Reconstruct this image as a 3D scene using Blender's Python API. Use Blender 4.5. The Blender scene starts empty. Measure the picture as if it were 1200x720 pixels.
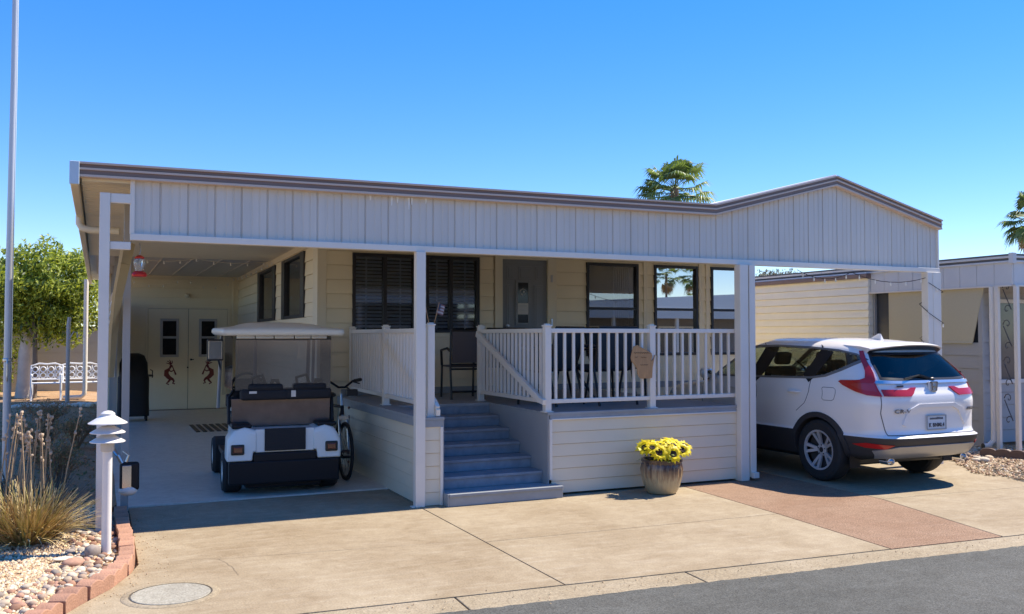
import bpy, bmesh, math, random
import numpy as np
from mathutils import Vector, Matrix
from mathutils.geometry import delaunay_2d_cdt
R = math.radians
random.seed(7)
S = bpy.context.scene
COL = S.collection

# ---------------------------------------------------------------- helpers
def tag(o, label=None, cat=None, group=None, kind=None):
    if label: o['label'] = label
    if cat: o['category'] = cat
    if group: o['group'] = group
    if kind: o['kind'] = kind
    return o

def thing(name, label, cat, loc=(0, 0, 0), rz=0.0, group=None, kind=None):
    o = bpy.data.objects.new(name, None)
    o.empty_display_size = 0.1
    COL.objects.link(o)
    o.location = loc
    o.rotation_euler = (0, 0, rz)
    return tag(o, label, cat, group, kind)

class MB:
    def __init__(s):
        s.v = []; s.f = []; s.mi = []; s.m = 0
    def add(s, vs, fs):
        b = len(s.v)
        s.v.extend([tuple(p) for p in vs])
        for f in fs:
            s.f.append(tuple(i + b for i in f)); s.mi.append(s.m)
    def quad(s, a, b, c, d):
        s.add([a, b, c, d], [(0, 1, 2, 3)])
    def box(s, x0, x1, y0, y1, z0, z1, M=None):
        vs = [(x0,y0,z0),(x1,y0,z0),(x1,y1,z0),(x0,y1,z0),(x0,y0,z1),(x1,y0,z1),(x1,y1,z1),(x0,y1,z1)]
        if M is not None: vs = [M @ Vector(p) for p in vs]
        s.add(vs, [(0,3,2,1),(4,5,6,7),(0,1,5,4),(1,2,6,5),(2,3,7,6),(3,0,4,7)])
        return s
    def beam(s, p0, p1, w, h, up=(0, 0, 1)):
        p0 = Vector(p0); p1 = Vector(p1); d = (p1 - p0).normalized()
        u = Vector(up)
        if abs(d.dot(u)) > .98: u = Vector((0, 1, 0))
        a = d.cross(u).normalized(); b = a.cross(d).normalized()
        vs = []
        for p in (p0, p1):
            for i, j in ((-1,-1),(1,-1),(1,1),(-1,1)):
                vs.append(p + a * i * w / 2 + b * j * h / 2)
        s.add(vs, [(0,1,2,3),(7,6,5,4),(0,4,5,1),(1,5,6,2),(2,6,7,3),(3,7,4,0)])
        return s
    def tube(s, pts, r, n=8, closed=False, caps=True):
        pts = [Vector(p) for p in pts]; N = len(pts)
        rr = r if isinstance(r, (list, tuple)) else [r] * N
        vs = []; prev = None
        for i, p in enumerate(pts):
            if closed: t = pts[(i + 1) % N] - pts[i - 1]
            else: t = pts[min(i + 1, N - 1)] - pts[max(i - 1, 0)]
            if t.length < 1e-9: t = Vector((0, 0, 1))
            t.normalize()
            if prev is None:
                a = Vector((0, 0, 1)) if abs(t.z) < .9 else Vector((1, 0, 0))
                a = (a - t * a.dot(t)).normalized()
            else:
                a = prev - t * prev.dot(t)
                a = a.normalized() if a.length > 1e-6 else t.orthogonal().normalized()
            prev = a; b = t.cross(a)
            for k in range(n):
                th = 2 * math.pi * k / n
                vs.append(p + (a * math.cos(th) + b * math.sin(th)) * rr[i])
        fs = []
        for i in range(N if closed else N - 1):
            j = (i + 1) % N
            for k in range(n):
                l = (k + 1) % n
                fs.append((i*n+k, i*n+l, j*n+l, j*n+k))
        if not closed and caps:
            fs.append(tuple(range(n - 1, -1, -1)))
            fs.append(tuple((N - 1) * n + k for k in range(n)))
        s.add(vs, fs); return s
    def cyl(s, p0, p1, r0, r1=None, n=16):
        return s.tube([p0, p1], [r0, r0 if r1 is None else r1], n)
    def lathe(s, prof, n=24, c=(0, 0, 0), M=None, caps=True):
        vs = []
        for r, z in prof:
            for k in range(n):
                th = 2 * math.pi * k / n
                vs.append(Vector((r * math.cos(th), r * math.sin(th), z)))
        if M is not None: vs = [M @ p for p in vs]
        vs = [p + Vector(c) for p in vs]
        fs = []
        for i in range(len(prof) - 1):
            for k in range(n):
                l = (k + 1) % n
                fs.append((i*n+k, i*n+l, (i+1)*n+l, (i+1)*n+k))
        if caps:
            if prof[0][0] > 1e-5: fs.append(tuple(range(n - 1, -1, -1)))
            if prof[-1][0] > 1e-5: fs.append(tuple((len(prof) - 1) * n + k for k in range(n)))
        s.add(vs, fs); return s
    def prism(s, poly, plane, d0, d1):
        def m(a, b, d):
            return {'xz': (a, d, b), 'yz': (d, a, b), 'xy': (a, b, d)}[plane]
        n = len(poly)
        vs = [m(a, b, d0) for a, b in poly] + [m(a, b, d1) for a, b in poly]
        fs = [tuple(range(n)), tuple(range(2 * n - 1, n - 1, -1))]
        fs += [(i, (i + 1) % n, n + (i + 1) % n, n + i) for i in range(n)]
        s.add(vs, fs); return s
    def ball(s, c, r, n=12, m=8):
        if not isinstance(r, (tuple, list)): r = (r, r, r)
        vs = [(c[0], c[1], c[2] - r[2])]
        for i in range(1, m):
            ph = -math.pi / 2 + math.pi * i / m
            for k in range(n):
                th = 2 * math.pi * k / n
                vs.append((c[0] + r[0]*math.cos(ph)*math.cos(th), c[1] + r[1]*math.cos(ph)*math.sin(th), c[2] + r[2]*math.sin(ph)))
        vs.append((c[0], c[1], c[2] + r[2]))
        fs = [(0, 1 + (k + 1) % n, 1 + k) for k in range(n)]
        for i in range(m - 2):
            for k in range(n):
                l = (k + 1) % n
                fs.append((1+i*n+k, 1+i*n+l, 1+(i+1)*n+l, 1+(i+1)*n+k))
        t = len(vs) - 1; o = 1 + (m - 2) * n
        fs += [(t, o + k, o + (k + 1) % n) for k in range(n)]
        s.add(vs, fs); return s
    def islands(s):
        par = list(range(len(s.v)))
        def fnd(a):
            while par[a] != a: par[a] = par[par[a]]; a = par[a]
            return a
        for f in s.f:
            r = fnd(f[0])
            for i in f[1:]: par[fnd(i)] = r
        G = {}
        for k, f in enumerate(s.f): G.setdefault(fnd(f[0]), []).append(k)
        out = []
        for ks in G.values():
            q = MB(); mp = {}
            for k in ks:
                ff = []
                for i in s.f[k]:
                    if i not in mp: mp[i] = len(q.v); q.v.append(s.v[i])
                    ff.append(mp[i])
                q.f.append(tuple(ff)); q.mi.append(s.mi[k])
            out.append(q)
        return out
    def build(s, name, mat, parent=None, loc=None, rz=0.0, bevel=0.0, smooth=False, angle=38, recalc=True, seg=2, sub=0, each=False):
        if each:
            out = []
            for q in s.islands(): out.append(q.build(name, mat, parent, loc, rz, bevel, smooth, angle, recalc, seg, sub))
            return out[0]
        me = bpy.data.meshes.new(name)
        me.from_pydata(s.v, [], s.f)
        mats = mat if isinstance(mat, (list, tuple)) else [mat]
        for m in mats: me.materials.append(m)
        if len(mats) > 1: me.polygons.foreach_set('material_index', s.mi)
        if recalc:
            bm = bmesh.new(); bm.from_mesh(me)
            bmesh.ops.recalc_face_normals(bm, faces=bm.faces)
            bm.to_mesh(me); bm.free()
        if smooth:
            me.polygons.foreach_set('use_smooth', [True] * len(me.polygons))
            me.set_sharp_from_angle(angle=R(angle))
        me.update()
        o = bpy.data.objects.new(name, me)
        COL.objects.link(o)
        if loc is not None: o.location = loc
        if rz: o.rotation_euler = (0, 0, rz)
        if parent is not None: o.parent = parent
        if bevel:
            b = o.modifiers.new('bevel', 'BEVEL'); b.width = bevel; b.segments = seg; b.limit_method = 'ANGLE'; b.angle_limit = R(40)
            b.harden_normals = False
        if sub:
            q = o.modifiers.new('sub', 'SUBSURF'); q.levels = sub; q.render_levels = sub
        return o

def dup(root, loc=None, rz=None, label=None):
    c = root.copy(); COL.objects.link(c)
    if loc is not None: c.location = loc
    if rz is not None: c.rotation_euler = (0, 0, rz)
    if label: c['label'] = label
    for ch in list(root.children):
        d = ch.copy(); COL.objects.link(d); d.parent = c
        for g in list(ch.children):
            e = g.copy(); COL.objects.link(e); e.parent = d
    return c

# ---------------------------------------------------------------- materials
MATS = {}
def srgb(r, g, b):
    f = lambda c: (c/255/12.92) if c/255 <= .04045 else ((c/255+.055)/1.055)**2.4
    return (f(r), f(g), f(b))

def mat(name, col, rough=.6, metal=0.0, var=0.0, scale=4.0, bump=0.0, bscale=40.0, spec=.5, coat=0.0, col2=None, detail=6, stretch=None, trans=0.0, sheen=0.0, objrand=0.0):
    m = bpy.data.materials.new(name); m.use_nodes = True
    nt = m.node_tree; N = nt.nodes; L = nt.links
    p = N['Principled BSDF']
    p.inputs['Base Color'].default_value = (*col, 1)
    p.inputs['Roughness'].default_value = rough
    p.inputs['Metallic'].default_value = metal
    p.inputs['Specular IOR Level'].default_value = spec
    p.inputs['Coat Weight'].default_value = coat
    p.inputs['Coat Roughness'].default_value = .03
    p.inputs['Transmission Weight'].default_value = trans
    if var or bump or objrand:
        tc = N.new('ShaderNodeTexCoord'); mp = N.new('ShaderNodeMapping')
        L.new(tc.outputs['Object'], mp.inputs['Vector'])
        if stretch: mp.inputs['Scale'].default_value = stretch
    if var or objrand:
        no = N.new('ShaderNodeTexNoise'); no.inputs['Scale'].default_value = scale; no.inputs['Detail'].default_value = detail
        no.inputs['Roughness'].default_value = .6
        L.new(mp.outputs['Vector'], no.inputs['Vector'])
        rp = N.new('ShaderNodeValToRGB')
        c2 = col2 if col2 else tuple(c * (1 - var) for c in col)
        rp.color_ramp.elements[0].position = .3; rp.color_ramp.elements[1].position = .7
        rp.color_ramp.elements[0].color = (*c2, 1); rp.color_ramp.elements[1].color = (*col, 1)
        L.new(no.outputs['Fac'], rp.inputs['Fac'])
        src = rp.outputs['Color']
        if objrand:
            oi = N.new('ShaderNodeObjectInfo'); hs = N.new('ShaderNodeHueSaturation')
            mr = N.new('ShaderNodeMapRange'); mr.inputs['To Min'].default_value = 1 - objrand; mr.inputs['To Max'].default_value = 1 + objrand
            L.new(oi.outputs['Random'], mr.inputs['Value']); L.new(mr.outputs['Result'], hs.inputs['Value'])
            L.new(src, hs.inputs['Color']); src = hs.outputs['Color']
        L.new(src, p.inputs['Base Color'])
    if bump:
        nb = N.new('ShaderNodeTexNoise'); nb.inputs['Scale'].default_value = bscale; nb.inputs['Detail'].default_value = 5
        L.new(mp.outputs['Vector'], nb.inputs['Vector'])
        bp = N.new('ShaderNodeBump'); bp.inputs['Strength'].default_value = bump; bp.inputs['Distance'].default_value = .01
        L.new(nb.outputs['Fac'], bp.inputs['Height']); L.new(bp.outputs['Normal'], p.inputs['Normal'])
    MATS[name] = m
    return m

def concrete(name, c1, c2, c3, speck=.5, rough=.85, bump=.25):
    """large stains + trowel streaks + fine speckle"""
    m = bpy.data.materials.new(name); m.use_nodes = True
    nt = m.node_tree; N = nt.nodes; L = nt.links; p = N['Principled BSDF']
    p.inputs['Roughness'].default_value = rough; p.inputs['Specular IOR Level'].default_value = .25
    g = N.new('ShaderNodeNewGeometry')
    def noise(sc, det, stretch=(1, 1, 1), dist=0.0):
        mp = N.new('ShaderNodeMapping'); mp.inputs['Scale'].default_value = stretch
        mp.inputs['Rotation'].default_value = (0, 0, R(17) if stretch != (1, 1, 1) else 0)
        L.new(g.outputs['Position'], mp.inputs['Vector'])
        n = N.new('ShaderNodeTexNoise'); n.inputs['Scale'].default_value = sc; n.inputs['Detail'].default_value = det
        n.inputs['Distortion'].default_value = dist; n.inputs['Roughness'].default_value = .65
        L.new(mp.outputs['Vector'], n.inputs['Vector']); return n
    a = noise(.9, 7, dist=.6); b = noise(2.2, 6, (1, 7, 1)); c = noise(75, 4)
    r1 = N.new('ShaderNodeValToRGB'); r1.color_ramp.elements[0].color = (*c1, 1); r1.color_ramp.elements[1].color = (*c2, 1)
    r1.color_ramp.elements[0].position = .35; r1.color_ramp.elements[1].position = .68
    L.new(a.outputs['Fac'], r1.inputs['Fac'])
    r2 = N.new('ShaderNodeValToRGB'); r2.color_ramp.elements[0].position = .5; r2.color_ramp.elements[1].position = .78
    r2.color_ramp.elements[0].color = (0, 0, 0, 1); r2.color_ramp.elements[1].color = (.55, .55, .55, 1)
    L.new(b.outputs['Fac'], r2.inputs['Fac'])
    mx = N.new('ShaderNodeMix'); mx.data_type = 'RGBA'; mx.inputs['B'].default_value = (*c3, 1)
    L.new(r2.outputs['Color'], mx.inputs['Factor']); L.new(r1.outputs['Color'], mx.inputs['A'])
    e_ = noise(7, 8, dist=1.2)
    re_ = N.new('ShaderNodeValToRGB'); re_.color_ramp.elements[0].position = .36; re_.color_ramp.elements[1].position = .6
    re_.color_ramp.elements[0].color = (.86,.84,.82,1); re_.color_ramp.elements[1].color = (1,1,1,1)
    L.new(e_.outputs['Fac'], re_.inputs['Fac'])
    m2_ = N.new('ShaderNodeMix'); m2_.data_type = 'RGBA'; m2_.blend_type = 'MULTIPLY'; m2_.inputs['Factor'].default_value = 1
    L.new(mx.outputs['Result'], m2_.inputs['A']); L.new(re_.outputs['Color'], m2_.inputs['B']); mx = m2_
    r3 = N.new('ShaderNodeValToRGB'); r3.color_ramp.elements[0].position = .32; r3.color_ramp.elements[1].position = .66
    lo = 1 - speck; r3.color_ramp.elements[0].color = (lo, lo, lo, 1); r3.color_ramp.elements[1].color = (1.0, 1.0, 1.0, 1)
    L.new(c.outputs['Fac'], r3.inputs['Fac'])
    mu = N.new('ShaderNodeMix'); mu.data_type = 'RGBA'; mu.blend_type = 'MULTIPLY'; mu.inputs['Factor'].default_value = 1
    L.new(mx.outputs['Result'], mu.inputs['A']); L.new(r3.outputs['Color'], mu.inputs['B'])
    L.new(mu.outputs['Result'], p.inputs['Base Color'])
    bp = N.new('ShaderNodeBump'); bp.inputs['Strength'].default_value = bump; bp.inputs['Distance'].default_value = .006
    L.new(c.outputs['Fac'], bp.inputs['Height']); L.new(bp.outputs['Normal'], p.inputs['Normal'])
    MATS[name] = m; return m

def leafmat(name, col, tl=.4):
    m = mat(name, col, .5); nt = m.node_tree; N = nt.nodes; L = nt.links
    t = N.new('ShaderNodeBsdfTranslucent'); t.inputs['Color'].default_value = (min(1,col[0]*1.5), min(1,col[1]*1.5), col[2]*.8, 1)
    mx = N.new('ShaderNodeMixShader'); mx.inputs['Fac'].default_value = tl
    L.new(N['Principled BSDF'].outputs[0], mx.inputs[1]); L.new(t.outputs[0], mx.inputs[2]); L.new(mx.outputs[0], N['Material Output'].inputs['Surface'])
    return m

def glassy(name, tint, fac=.2, rough=.01, gcol=(1, 1, 1)):
    """window pane: see-through tint under a mirror-like coat"""
    m = bpy.data.materials.new(name); m.use_nodes = True
    nt = m.node_tree; N = nt.nodes; L = nt.links
    N.remove(N['Principled BSDF'])
    o = N['Material Output']
    t = N.new('ShaderNodeBsdfTransparent'); t.inputs['Color'].default_value = (*tint, 1)
    g = N.new('ShaderNodeBsdfGlossy'); g.inputs['Roughness'].default_value = rough; g.inputs['Color'].default_value = (*gcol, 1)
    lw = N.new('ShaderNodeLayerWeight'); lw.inputs['Blend'].default_value = .35
    mr = N.new('ShaderNodeMapRange'); mr.inputs['To Min'].default_value = fac; mr.inputs['To Max'].default_value = min(1, fac + .6)
    L.new(lw.outputs['Fresnel'], mr.inputs['Value'])
    mx = N.new('ShaderNodeMixShader')
    L.new(mr.outputs['Result'], mx.inputs['Fac']); L.new(t.outputs[0], mx.inputs[1]); L.new(g.outputs[0], mx.inputs[2])
    L.new(mx.outputs[0], o.inputs['Surface'])
    MATS[name] = m; return m

M_conc = concrete('driveway_concrete', (.335,.255,.155), (.455,.37,.245), (.54,.46,.34), .34)
M_concg = concrete('bare_concrete', (.20,.185,.165), (.27,.25,.22), (.30,.28,.25), .25)
M_gut = concrete('gutter_concrete', (.37,.295,.185), (.47,.385,.26), (.50,.425,.31), .45, bump=.5)
M_paint = concrete('painted_slab', (.70,.635,.52), (.76,.695,.575), (.76,.69,.58), .10, rough=.35, bump=.05)
M_asph = concrete('asphalt', (.108,.108,.094), (.158,.157,.138), (.18,.178,.158), .58, bump=.9)
M_red = concrete('red_aggregate', (.36,.215,.13), (.45,.295,.19), (.45,.32,.22), .68, bump=.9)
M_lid = concrete('utility_lid', (.36,.33,.26), (.47,.44,.35), (.50,.46,.37), .42)
M_dirt = concrete('dirt', (.46,.27,.13), (.60,.40,.23), (.60,.42,.27), .45, bump=.8)
M_sand = concrete('desert_ground', (.42,.33,.23), (.50,.40,.29), (.52,.43,.32), .4, bump=.5)
M_joint = mat('joint_filler', (.09,.075,.055), .9)
M_white = mat('white_painted_metal', (.76,.70,.61), .42, var=.07, scale=3)
M_fasc = mat('white_fascia_panel', (.65,.60,.525), .5, var=.12, scale=1.8, stretch=(3,1,.35))
M_cream = mat('cream_vinyl_siding', (.82,.72,.51), .55, var=.06, scale=2.5)
M_cream2 = mat('pale_vinyl_skirting', (.74,.645,.475), .5, var=.06, scale=2.0)
M_creamw = mat('cream_trim', (.74,.66,.49), .5)
M_ceil = mat('cream_ceiling_pan', (.84,.76,.56), .55, var=.05)
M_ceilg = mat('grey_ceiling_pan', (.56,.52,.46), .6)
M_brown = mat('brown_trim', (.225,.148,.115), .5, var=.1)
M_tan = mat('tan_trim', (.58,.45,.36), .5)
M_roofw = mat('white_roof_coating', (.78,.77,.73), .6)
M_black = mat('black_paint', (.012,.012,.013), .4)
M_blackm = mat('black_matte', (.014,.014,.016), .75, bump=.2, bscale=60)
M_plast = mat('black_plastic', (.012,.012,.014), .5, spec=.25)
M_clad = mat('grey_black_cladding', (.03,.03,.033), .55)
M_bronze = mat('dark_bronze_frame', (.014,.013,.016), .4)
M_deck = mat('blue_grey_decking', (.32,.335,.34), .6, var=.2, scale=5, stretch=(1,8,1))
M_deckt = mat('blue_grey_tread', (.275,.305,.335), .55, var=.35, scale=6, stretch=(1.2,5,1))
M_unlit = mat('unlit_black', (.02,.02,.022), .9)  # near-black colour stands in for unlit depth behind the openings
M_blind = mat('window_blind', (.55,.59,.66), .6)
M_pane = glassy('window_pane', (.50,.53,.56), .16)
M_paned = glassy('screened_pane', (.72,.76,.80), .03, .03)
M_mirrorpane = glassy('reflective_pane', (.16,.18,.2), .55)
M_door = mat('slate_blue_door', (.22,.235,.25), .45, var=.05)
M_doorc = mat('cream_door', (.85,.76,.54), .5, var=.04)
M_koko = mat('maroon_paint', (.17,.03,.022), .6)
M_steel = mat('brushed_steel', (.5,.5,.5), .3, 1.0)
M_chrome = mat('chrome', (.75,.75,.76), .1, 1.0)
M_terra = mat('terracotta_block', (.47,.25,.155), .85, var=.3, scale=9, bump=.5, bscale=60, objrand=.15)
M_wood = mat('wood_plaque', (.48,.27,.115), .6, var=.25, scale=8, stretch=(6,1,1))
M_ink = mat('burnt_lettering', (.09,.05,.025), .8)
# ---------------------------------------------------------------- siding
def siding(mb, P0, U, Nn, width, z0, z1, course, holes=(), lip=.012, zstart=None, slot=.006):
    """lapped clapboard: courses slant out to a lip at the foot; holes are (u0,u1,z0,z1)"""
    P0 = Vector(P0); U = Vector(U); Nn = Vector(Nn)
    zb = [z0, z1]
    z = z0 if zstart is None else zstart
    lines = []
    while z < z1:
        if z >= z0 - 1e-6: lines.append(z)
        z += course
    for h in holes: zb += [max(z0, min(z1, h[2])), max(z0, min(z1, h[3]))]
    zs = sorted(set([round(q, 4) for q in zb + lines]))
    base = z0 if zstart is None else zstart
    for a, b in zip(zs[:-1], zs[1:]):
        if b - a < .002: continue
        mid = (a + b) / 2
        k = math.floor((mid - base) / course + 1e-6); c0 = base + k * course
        ta = (a - c0) / course; tb = (b - c0) / course
        oa = lip * (1 - ta) + .002; ob = lip * (1 - tb) + .002
        if abs(ta) < 1e-3 and b - a > .03: a += slot
        iv = [(0, width)]
        for h in holes:
            if h[2] < mid < h[3]:
                nv = []
                for s, e in iv:
                    if h[1] <= s or h[0] >= e: nv.append((s, e)); continue
                    if h[0] > s: nv.append((s, h[0]))
                    if h[1] < e: nv.append((h[1], e))
                iv = nv
        for s, e in iv:
            def pt(u, z, o): 
                q = P0 + U * u + Nn * o; return (q.x, q.y, z)
            mb.quad(pt(s, a, oa), pt(e, a, oa), pt(e, b, ob), pt(s, b, ob))
            if abs(ta) < 1e-3:
                mb.quad(pt(s, a, -.012), pt(e, a, -.012), pt(e, a, oa), pt(s, a, oa))
            if abs(tb - 1) < 1e-3:
                mb.quad(pt(s, b, ob), pt(e, b, ob), pt(e, b, -.012), pt(s, b, -.012))
                g = slot; b2 = b
                mb.quad(pt(s, b2, -.012), pt(e, b2, -.012), pt(e, b2+g, -.012), pt(s, b2+g, -.012))
            mb.add([pt(s, a, -.012), pt(s, a, oa), pt(s, b, ob), pt(s, b, -.012)], [(0, 1, 2, 3)])
            mb.add([pt(e, a, -.012), pt(e, a, oa), pt(e, b, ob), pt(e, b, -.012)], [(0, 1, 2, 3)])

def ring(mb, x0, x1, z0, z1, w, y0, y1, mid=None, midz=None):
    mb.box(x0, x0+w, y0, y1, z0, z1); mb.box(x1-w, x1, y0, y1, z0, z1)
    mb.box(x0+w, x1-w, y0, y1, z0, z0+w); mb.box(x0+w, x1-w, y0, y1, z1-w, z1)
    if mid: mb.box(mid-w*.6, mid+w*.6, y0+.003, y1-.003, z0+w, z1-w)
    if midz: mb.box(x0+w, x1-w, y0+.003, y1-.003, midz-w*.45, midz+w*.45)

# ---------------------------------------------------------------- HOUSE
HX0, HX1, HY, HYB = -.25, 7.06, 3.5, 13.4
fx = lambda x: -2.95+(x+2.95)*.924
fz = lambda z: 1.72+(z-1.72)*.924
sh = lambda w: (fx(w[0]), fx(w[1]), fz(w[2]), fz(w[3]))
house = thing('mobile_home', 'long cream clapboard mobile home with slate blue front door behind the porch deck', 'house', (0, 0, 0))
W1 = (.47, 1.47, 1.76, 2.95); W2 = (1.62, 2.51, 1.76, 2.95)
W3 = (4.44, 5.46, 1.37, 2.94); W4 = (5.78, 6.70, 1.37, 2.94); W5 = (6.98, 7.70, 1.37, 2.94)
W1, W2, W3, W4, W5 = map(sh, (W1, W2, W3, W4, W5))
DR = (fx(2.91), fx(3.72), .90, fz(2.93)+.01)
fw = MB(); holes = [(w[0]-HX0, w[1]-HX0, w[2], w[3]) for w in (W1, W2, W3, W4, W5)] + [(DR[0]-.14-HX0, DR[1]+.15-HX0, .88, DR[3]+.065)]
siding(fw, (HX0, HY, 0), (1, 0, 0), (0, -1, 0), HX1-HX0, .3, 3.15, .198, holes, lip=.018)
# flat wall carrying the gable over the courses
fw.prism([(HX0, 3.15), (HX1, 3.15), (5.5, 3.58), (3.63, 3.13)], 'xz', HY+.02, HY+.06)
fw.build('wall', M_cream, house)
sw = MB()
SW1 = (4.5, 6.6, 1.98, 2.95); SW2 = (7.37, 9.7, 1.98, 2.95)
M_sw = Matrix.Translation((HX0, HY, 0)) @ Matrix.Rotation(math.atan2(-.30, HYB-HY), 4, 'Z') @ Matrix.Translation((-HX0, -HY, 0))
def skew(mb): mb.v = [tuple(M_sw @ Vector(p)) for p in mb.v]; return mb
siding(sw, (HX0, HY, 0), (0, 1, 0), (-1, 0, 0), HYB-HY+.02, 0, 3.1, .198, [(w[0]-HY, w[1]-HY, w[2], w[3]) for w in (SW1, SW2)])
skew(sw).build('wall', M_cream, house)
bk = MB(); bk.box(HX0+.35, HX1-.05, HYB-.1, HYB, 0, 3.1); bk.build('back_wall', M_cream, house)
sr = MB(); siding(sr, (HX1, HY, 0), (0, 1, 0), (1, 0, 0), HYB-HY, 0, 3.15, .198); sr.build('wall', M_cream, house)
ct = MB()
ct.box(HX0-.02, HX0+.10, HY-.02, HY+.02, .895, 3.1); ct.box(HX0-.024, HX0-.002, HY-.022, HY+.26, .3, 3.1)
for x in map(fx, (5.60, 6.76, 6.91)): ct.box(x-.035, x+.035, HY-.024, HY+.01, .895, 3.1)
ct.build('corner_trim', M_creamw, house, bevel=.004, each=True)
sk = MB(); sk.box(.06, DR[0]-.14, HY-.03, HY+.01, .893, .985); sk.box(DR[1]+.17, HX1, HY-.03, HY+.01, .893, .985)
sk.build('base_board', M_deck, house, bevel=.004, each=True)
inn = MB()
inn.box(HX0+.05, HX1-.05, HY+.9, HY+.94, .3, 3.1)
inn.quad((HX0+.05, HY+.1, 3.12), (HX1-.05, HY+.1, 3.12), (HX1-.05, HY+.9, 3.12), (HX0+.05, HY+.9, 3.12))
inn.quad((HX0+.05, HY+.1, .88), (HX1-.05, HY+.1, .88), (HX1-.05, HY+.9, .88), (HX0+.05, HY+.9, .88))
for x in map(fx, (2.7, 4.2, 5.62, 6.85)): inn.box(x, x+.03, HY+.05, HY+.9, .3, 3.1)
inn.build('dark_backing', M_unlit, house, recalc=False)

def blinds(mb, x0, x1, z0, z1, y, pitch=.05):
    z = z0 + .02
    while z < z1:
        mb.quad((x0, y, z), (x1, y, z), (x1, y+.028, z+.034), (x0, y+.028, z+.034)); z += pitch
    for x in (x0 + (x1-x0)*.2, x0 + (x1-x0)*.8): mb.box(x-.008, x+.008, y-.006, y-.004, z0, z1)

for i, (x0, x1, z0, z1) in enumerate((W1, W2, W3, W4, W5)):
    f = MB(); a = i < 2
    mid = None if not a else (x0+x1)/2 - (.0 if i == 0 else .03)
    ring(f, x0, x1, z0, z1, .045, HY-.035, HY+.06, mid=mid, midz=None if a else fz(2.17))
    fr = f.build('window', M_bronze, house, bevel=.004)
    p = MB()
    p.box(x0+.045, x1-.045, HY+.012, HY+.018, z0+.045, z1-.045)
    p.build('pane', M_paned if a else (M_pane if i == 2 else M_mirrorpane), fr)
    if a:
        b = MB(); blinds(b, x0+.05, x1-.05, z0+.05, z1-.05, HY+.07); b.build('blind', M_blind, fr, recalc=False)
    else:
        c = MB()
        # half-drawn drape inside
        n = 14
        for k in range(n):
            u0 = x1-.32 + .28*k/n; u1 = x1-.32 + .28*(k+1)/n
            c.quad((u0, HY+.2+.02*(k % 2), z0), (u1, HY+.2+.02*((k+1) % 2), z0), (u1, HY+.2+.02*((k+1) % 2), z1), (u0, HY+.2+.02*(k % 2), z1))
        if i == 2: c.build('drape', M_blind, fr, recalc=False)
for (y0, y1, z0, z1) in (SW1, SW2):
    f = MB(); w = .30; X = HX0
    f.box(X-.035, X+.06, y0, y0+w, z0, z1); f.box(X-.035, X+.06, y1-w, y1, z0, z1)
    f.box(X-.03, X+.06, y0+w, y1-w, z0, z0+.05); f.box(X-.03, X+.06, y0+w, y1-w, z1-.05, z1)
    fr = skew(f).build('window', M_bronze, house, bevel=.004)
    p = MB(); p.box(X+.012, X+.018, y0+w, y1-w, z0+.05, z1-.05); skew(p).build('pane', M_pane, fr)
    b = MB(); b.box(X+.06, X+.07, y0+w, y1-w, z0+.05, z1-.05); skew(b).build('blind', M_blind, fr)
# front door
df = MB()
dt_ = DR[3]; df.box(DR[0]-.12, DR[0], HY-.03, HY+.05, .9, dt_+.06); df.box(DR[1], DR[1]+.145, HY-.03, HY+.05, .9, dt_+.06); df.box(DR[0], DR[1], HY-.03, HY+.05, dt_, dt_+.06)
df.build('door_frame', M_creamw, house, bevel=.004)
hg = MB()
for z in (2.52, 1.86, 1.15): hg.box(DR[1]+.045, DR[1]+.075, HY-.042, HY-.03, z, z+.11)
d = MB(); d.box(*DR[:2], HY+.012, HY+.05, DR[2], DR[3])
W = DR[1]-DR[0]
def raised(mb, x0, x1, z0, z1, y):
    mb.box(x0, x1, y-.008, y, z0, z1); mb.box(x0+.03, x1-.03, y-.014, y-.006, z0+.03, z1-.03)
for (u0, u1, z0, z1) in ((.08,.24,2.55,2.75),(.30,.54,2.55,2.75),(.60,.74,2.55,2.75),(.08,.20,1.70,2.47),(.58,.74,1.70,2.47),(.08,.24,1.15,1.62),(.30,.54,1.15,1.62),(.60,.74,1.15,1.62)):
    raised(d, DR[0]+u0*W/.82, DR[0]+u1*W/.82, z0, z1, HY+.012)
door = d.build('door', M_door, house, bevel=.003)
hg.build('hinge', M_steel, house, each=True)
dw = MB(); ring(dw, DR[0]+.22, DR[0]+.46, 1.87, 2.54, .035, HY-.012, HY+.011)
dw.build('window_frame', M_door, door, bevel=.003)
dg = MB(); dg.box(DR[0]+.25, DR[0]+.43, HY-.002, HY+.003, 1.90, 2.51); dg.build('window_pane', mat('dark_door_glass', (.012,.014,.02), .12), door)
nt = MB(); nt.box(DR[0]+.255, DR[0]+.425, HY-.007, HY-.004, 2.03, 2.20); nt.build('paper_notice', mat('paper', (.55,.55,.53), .8), door)
em = MB()
pts = [Vector((DR[0]+.34+math.cos(t)*(.045+.012*math.sin(3*t)), HY-.006, 2.36+math.sin(t)*.05)) for t in np.linspace(.4, 5.4, 24)]
em.tube(pts, .006, 6); em.ball((DR[0]+.355, HY-.006, 2.37), (.018,.004,.014))
em.box(DR[0]+.28, DR[0]+.40, HY-.010, HY-.0075, 2.15, 2.165); em.box(DR[0]+.28, DR[0]+.38, HY-.010, HY-.0075, 2.09, 2.10)
em.build('emblem', mat('pale_print', (.45,.47,.48), .7), door)
kn = MB(); kn.lathe([(0,0),(.025,.005),(.03,.03),(.018,.05),(.012,.07)], 14, (DR[0]+.07, HY-.06, 1.86), Matrix.Rotation(R(-90), 3, 'X')); kn.build('handle', M_steel, door, smooth=True)

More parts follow.
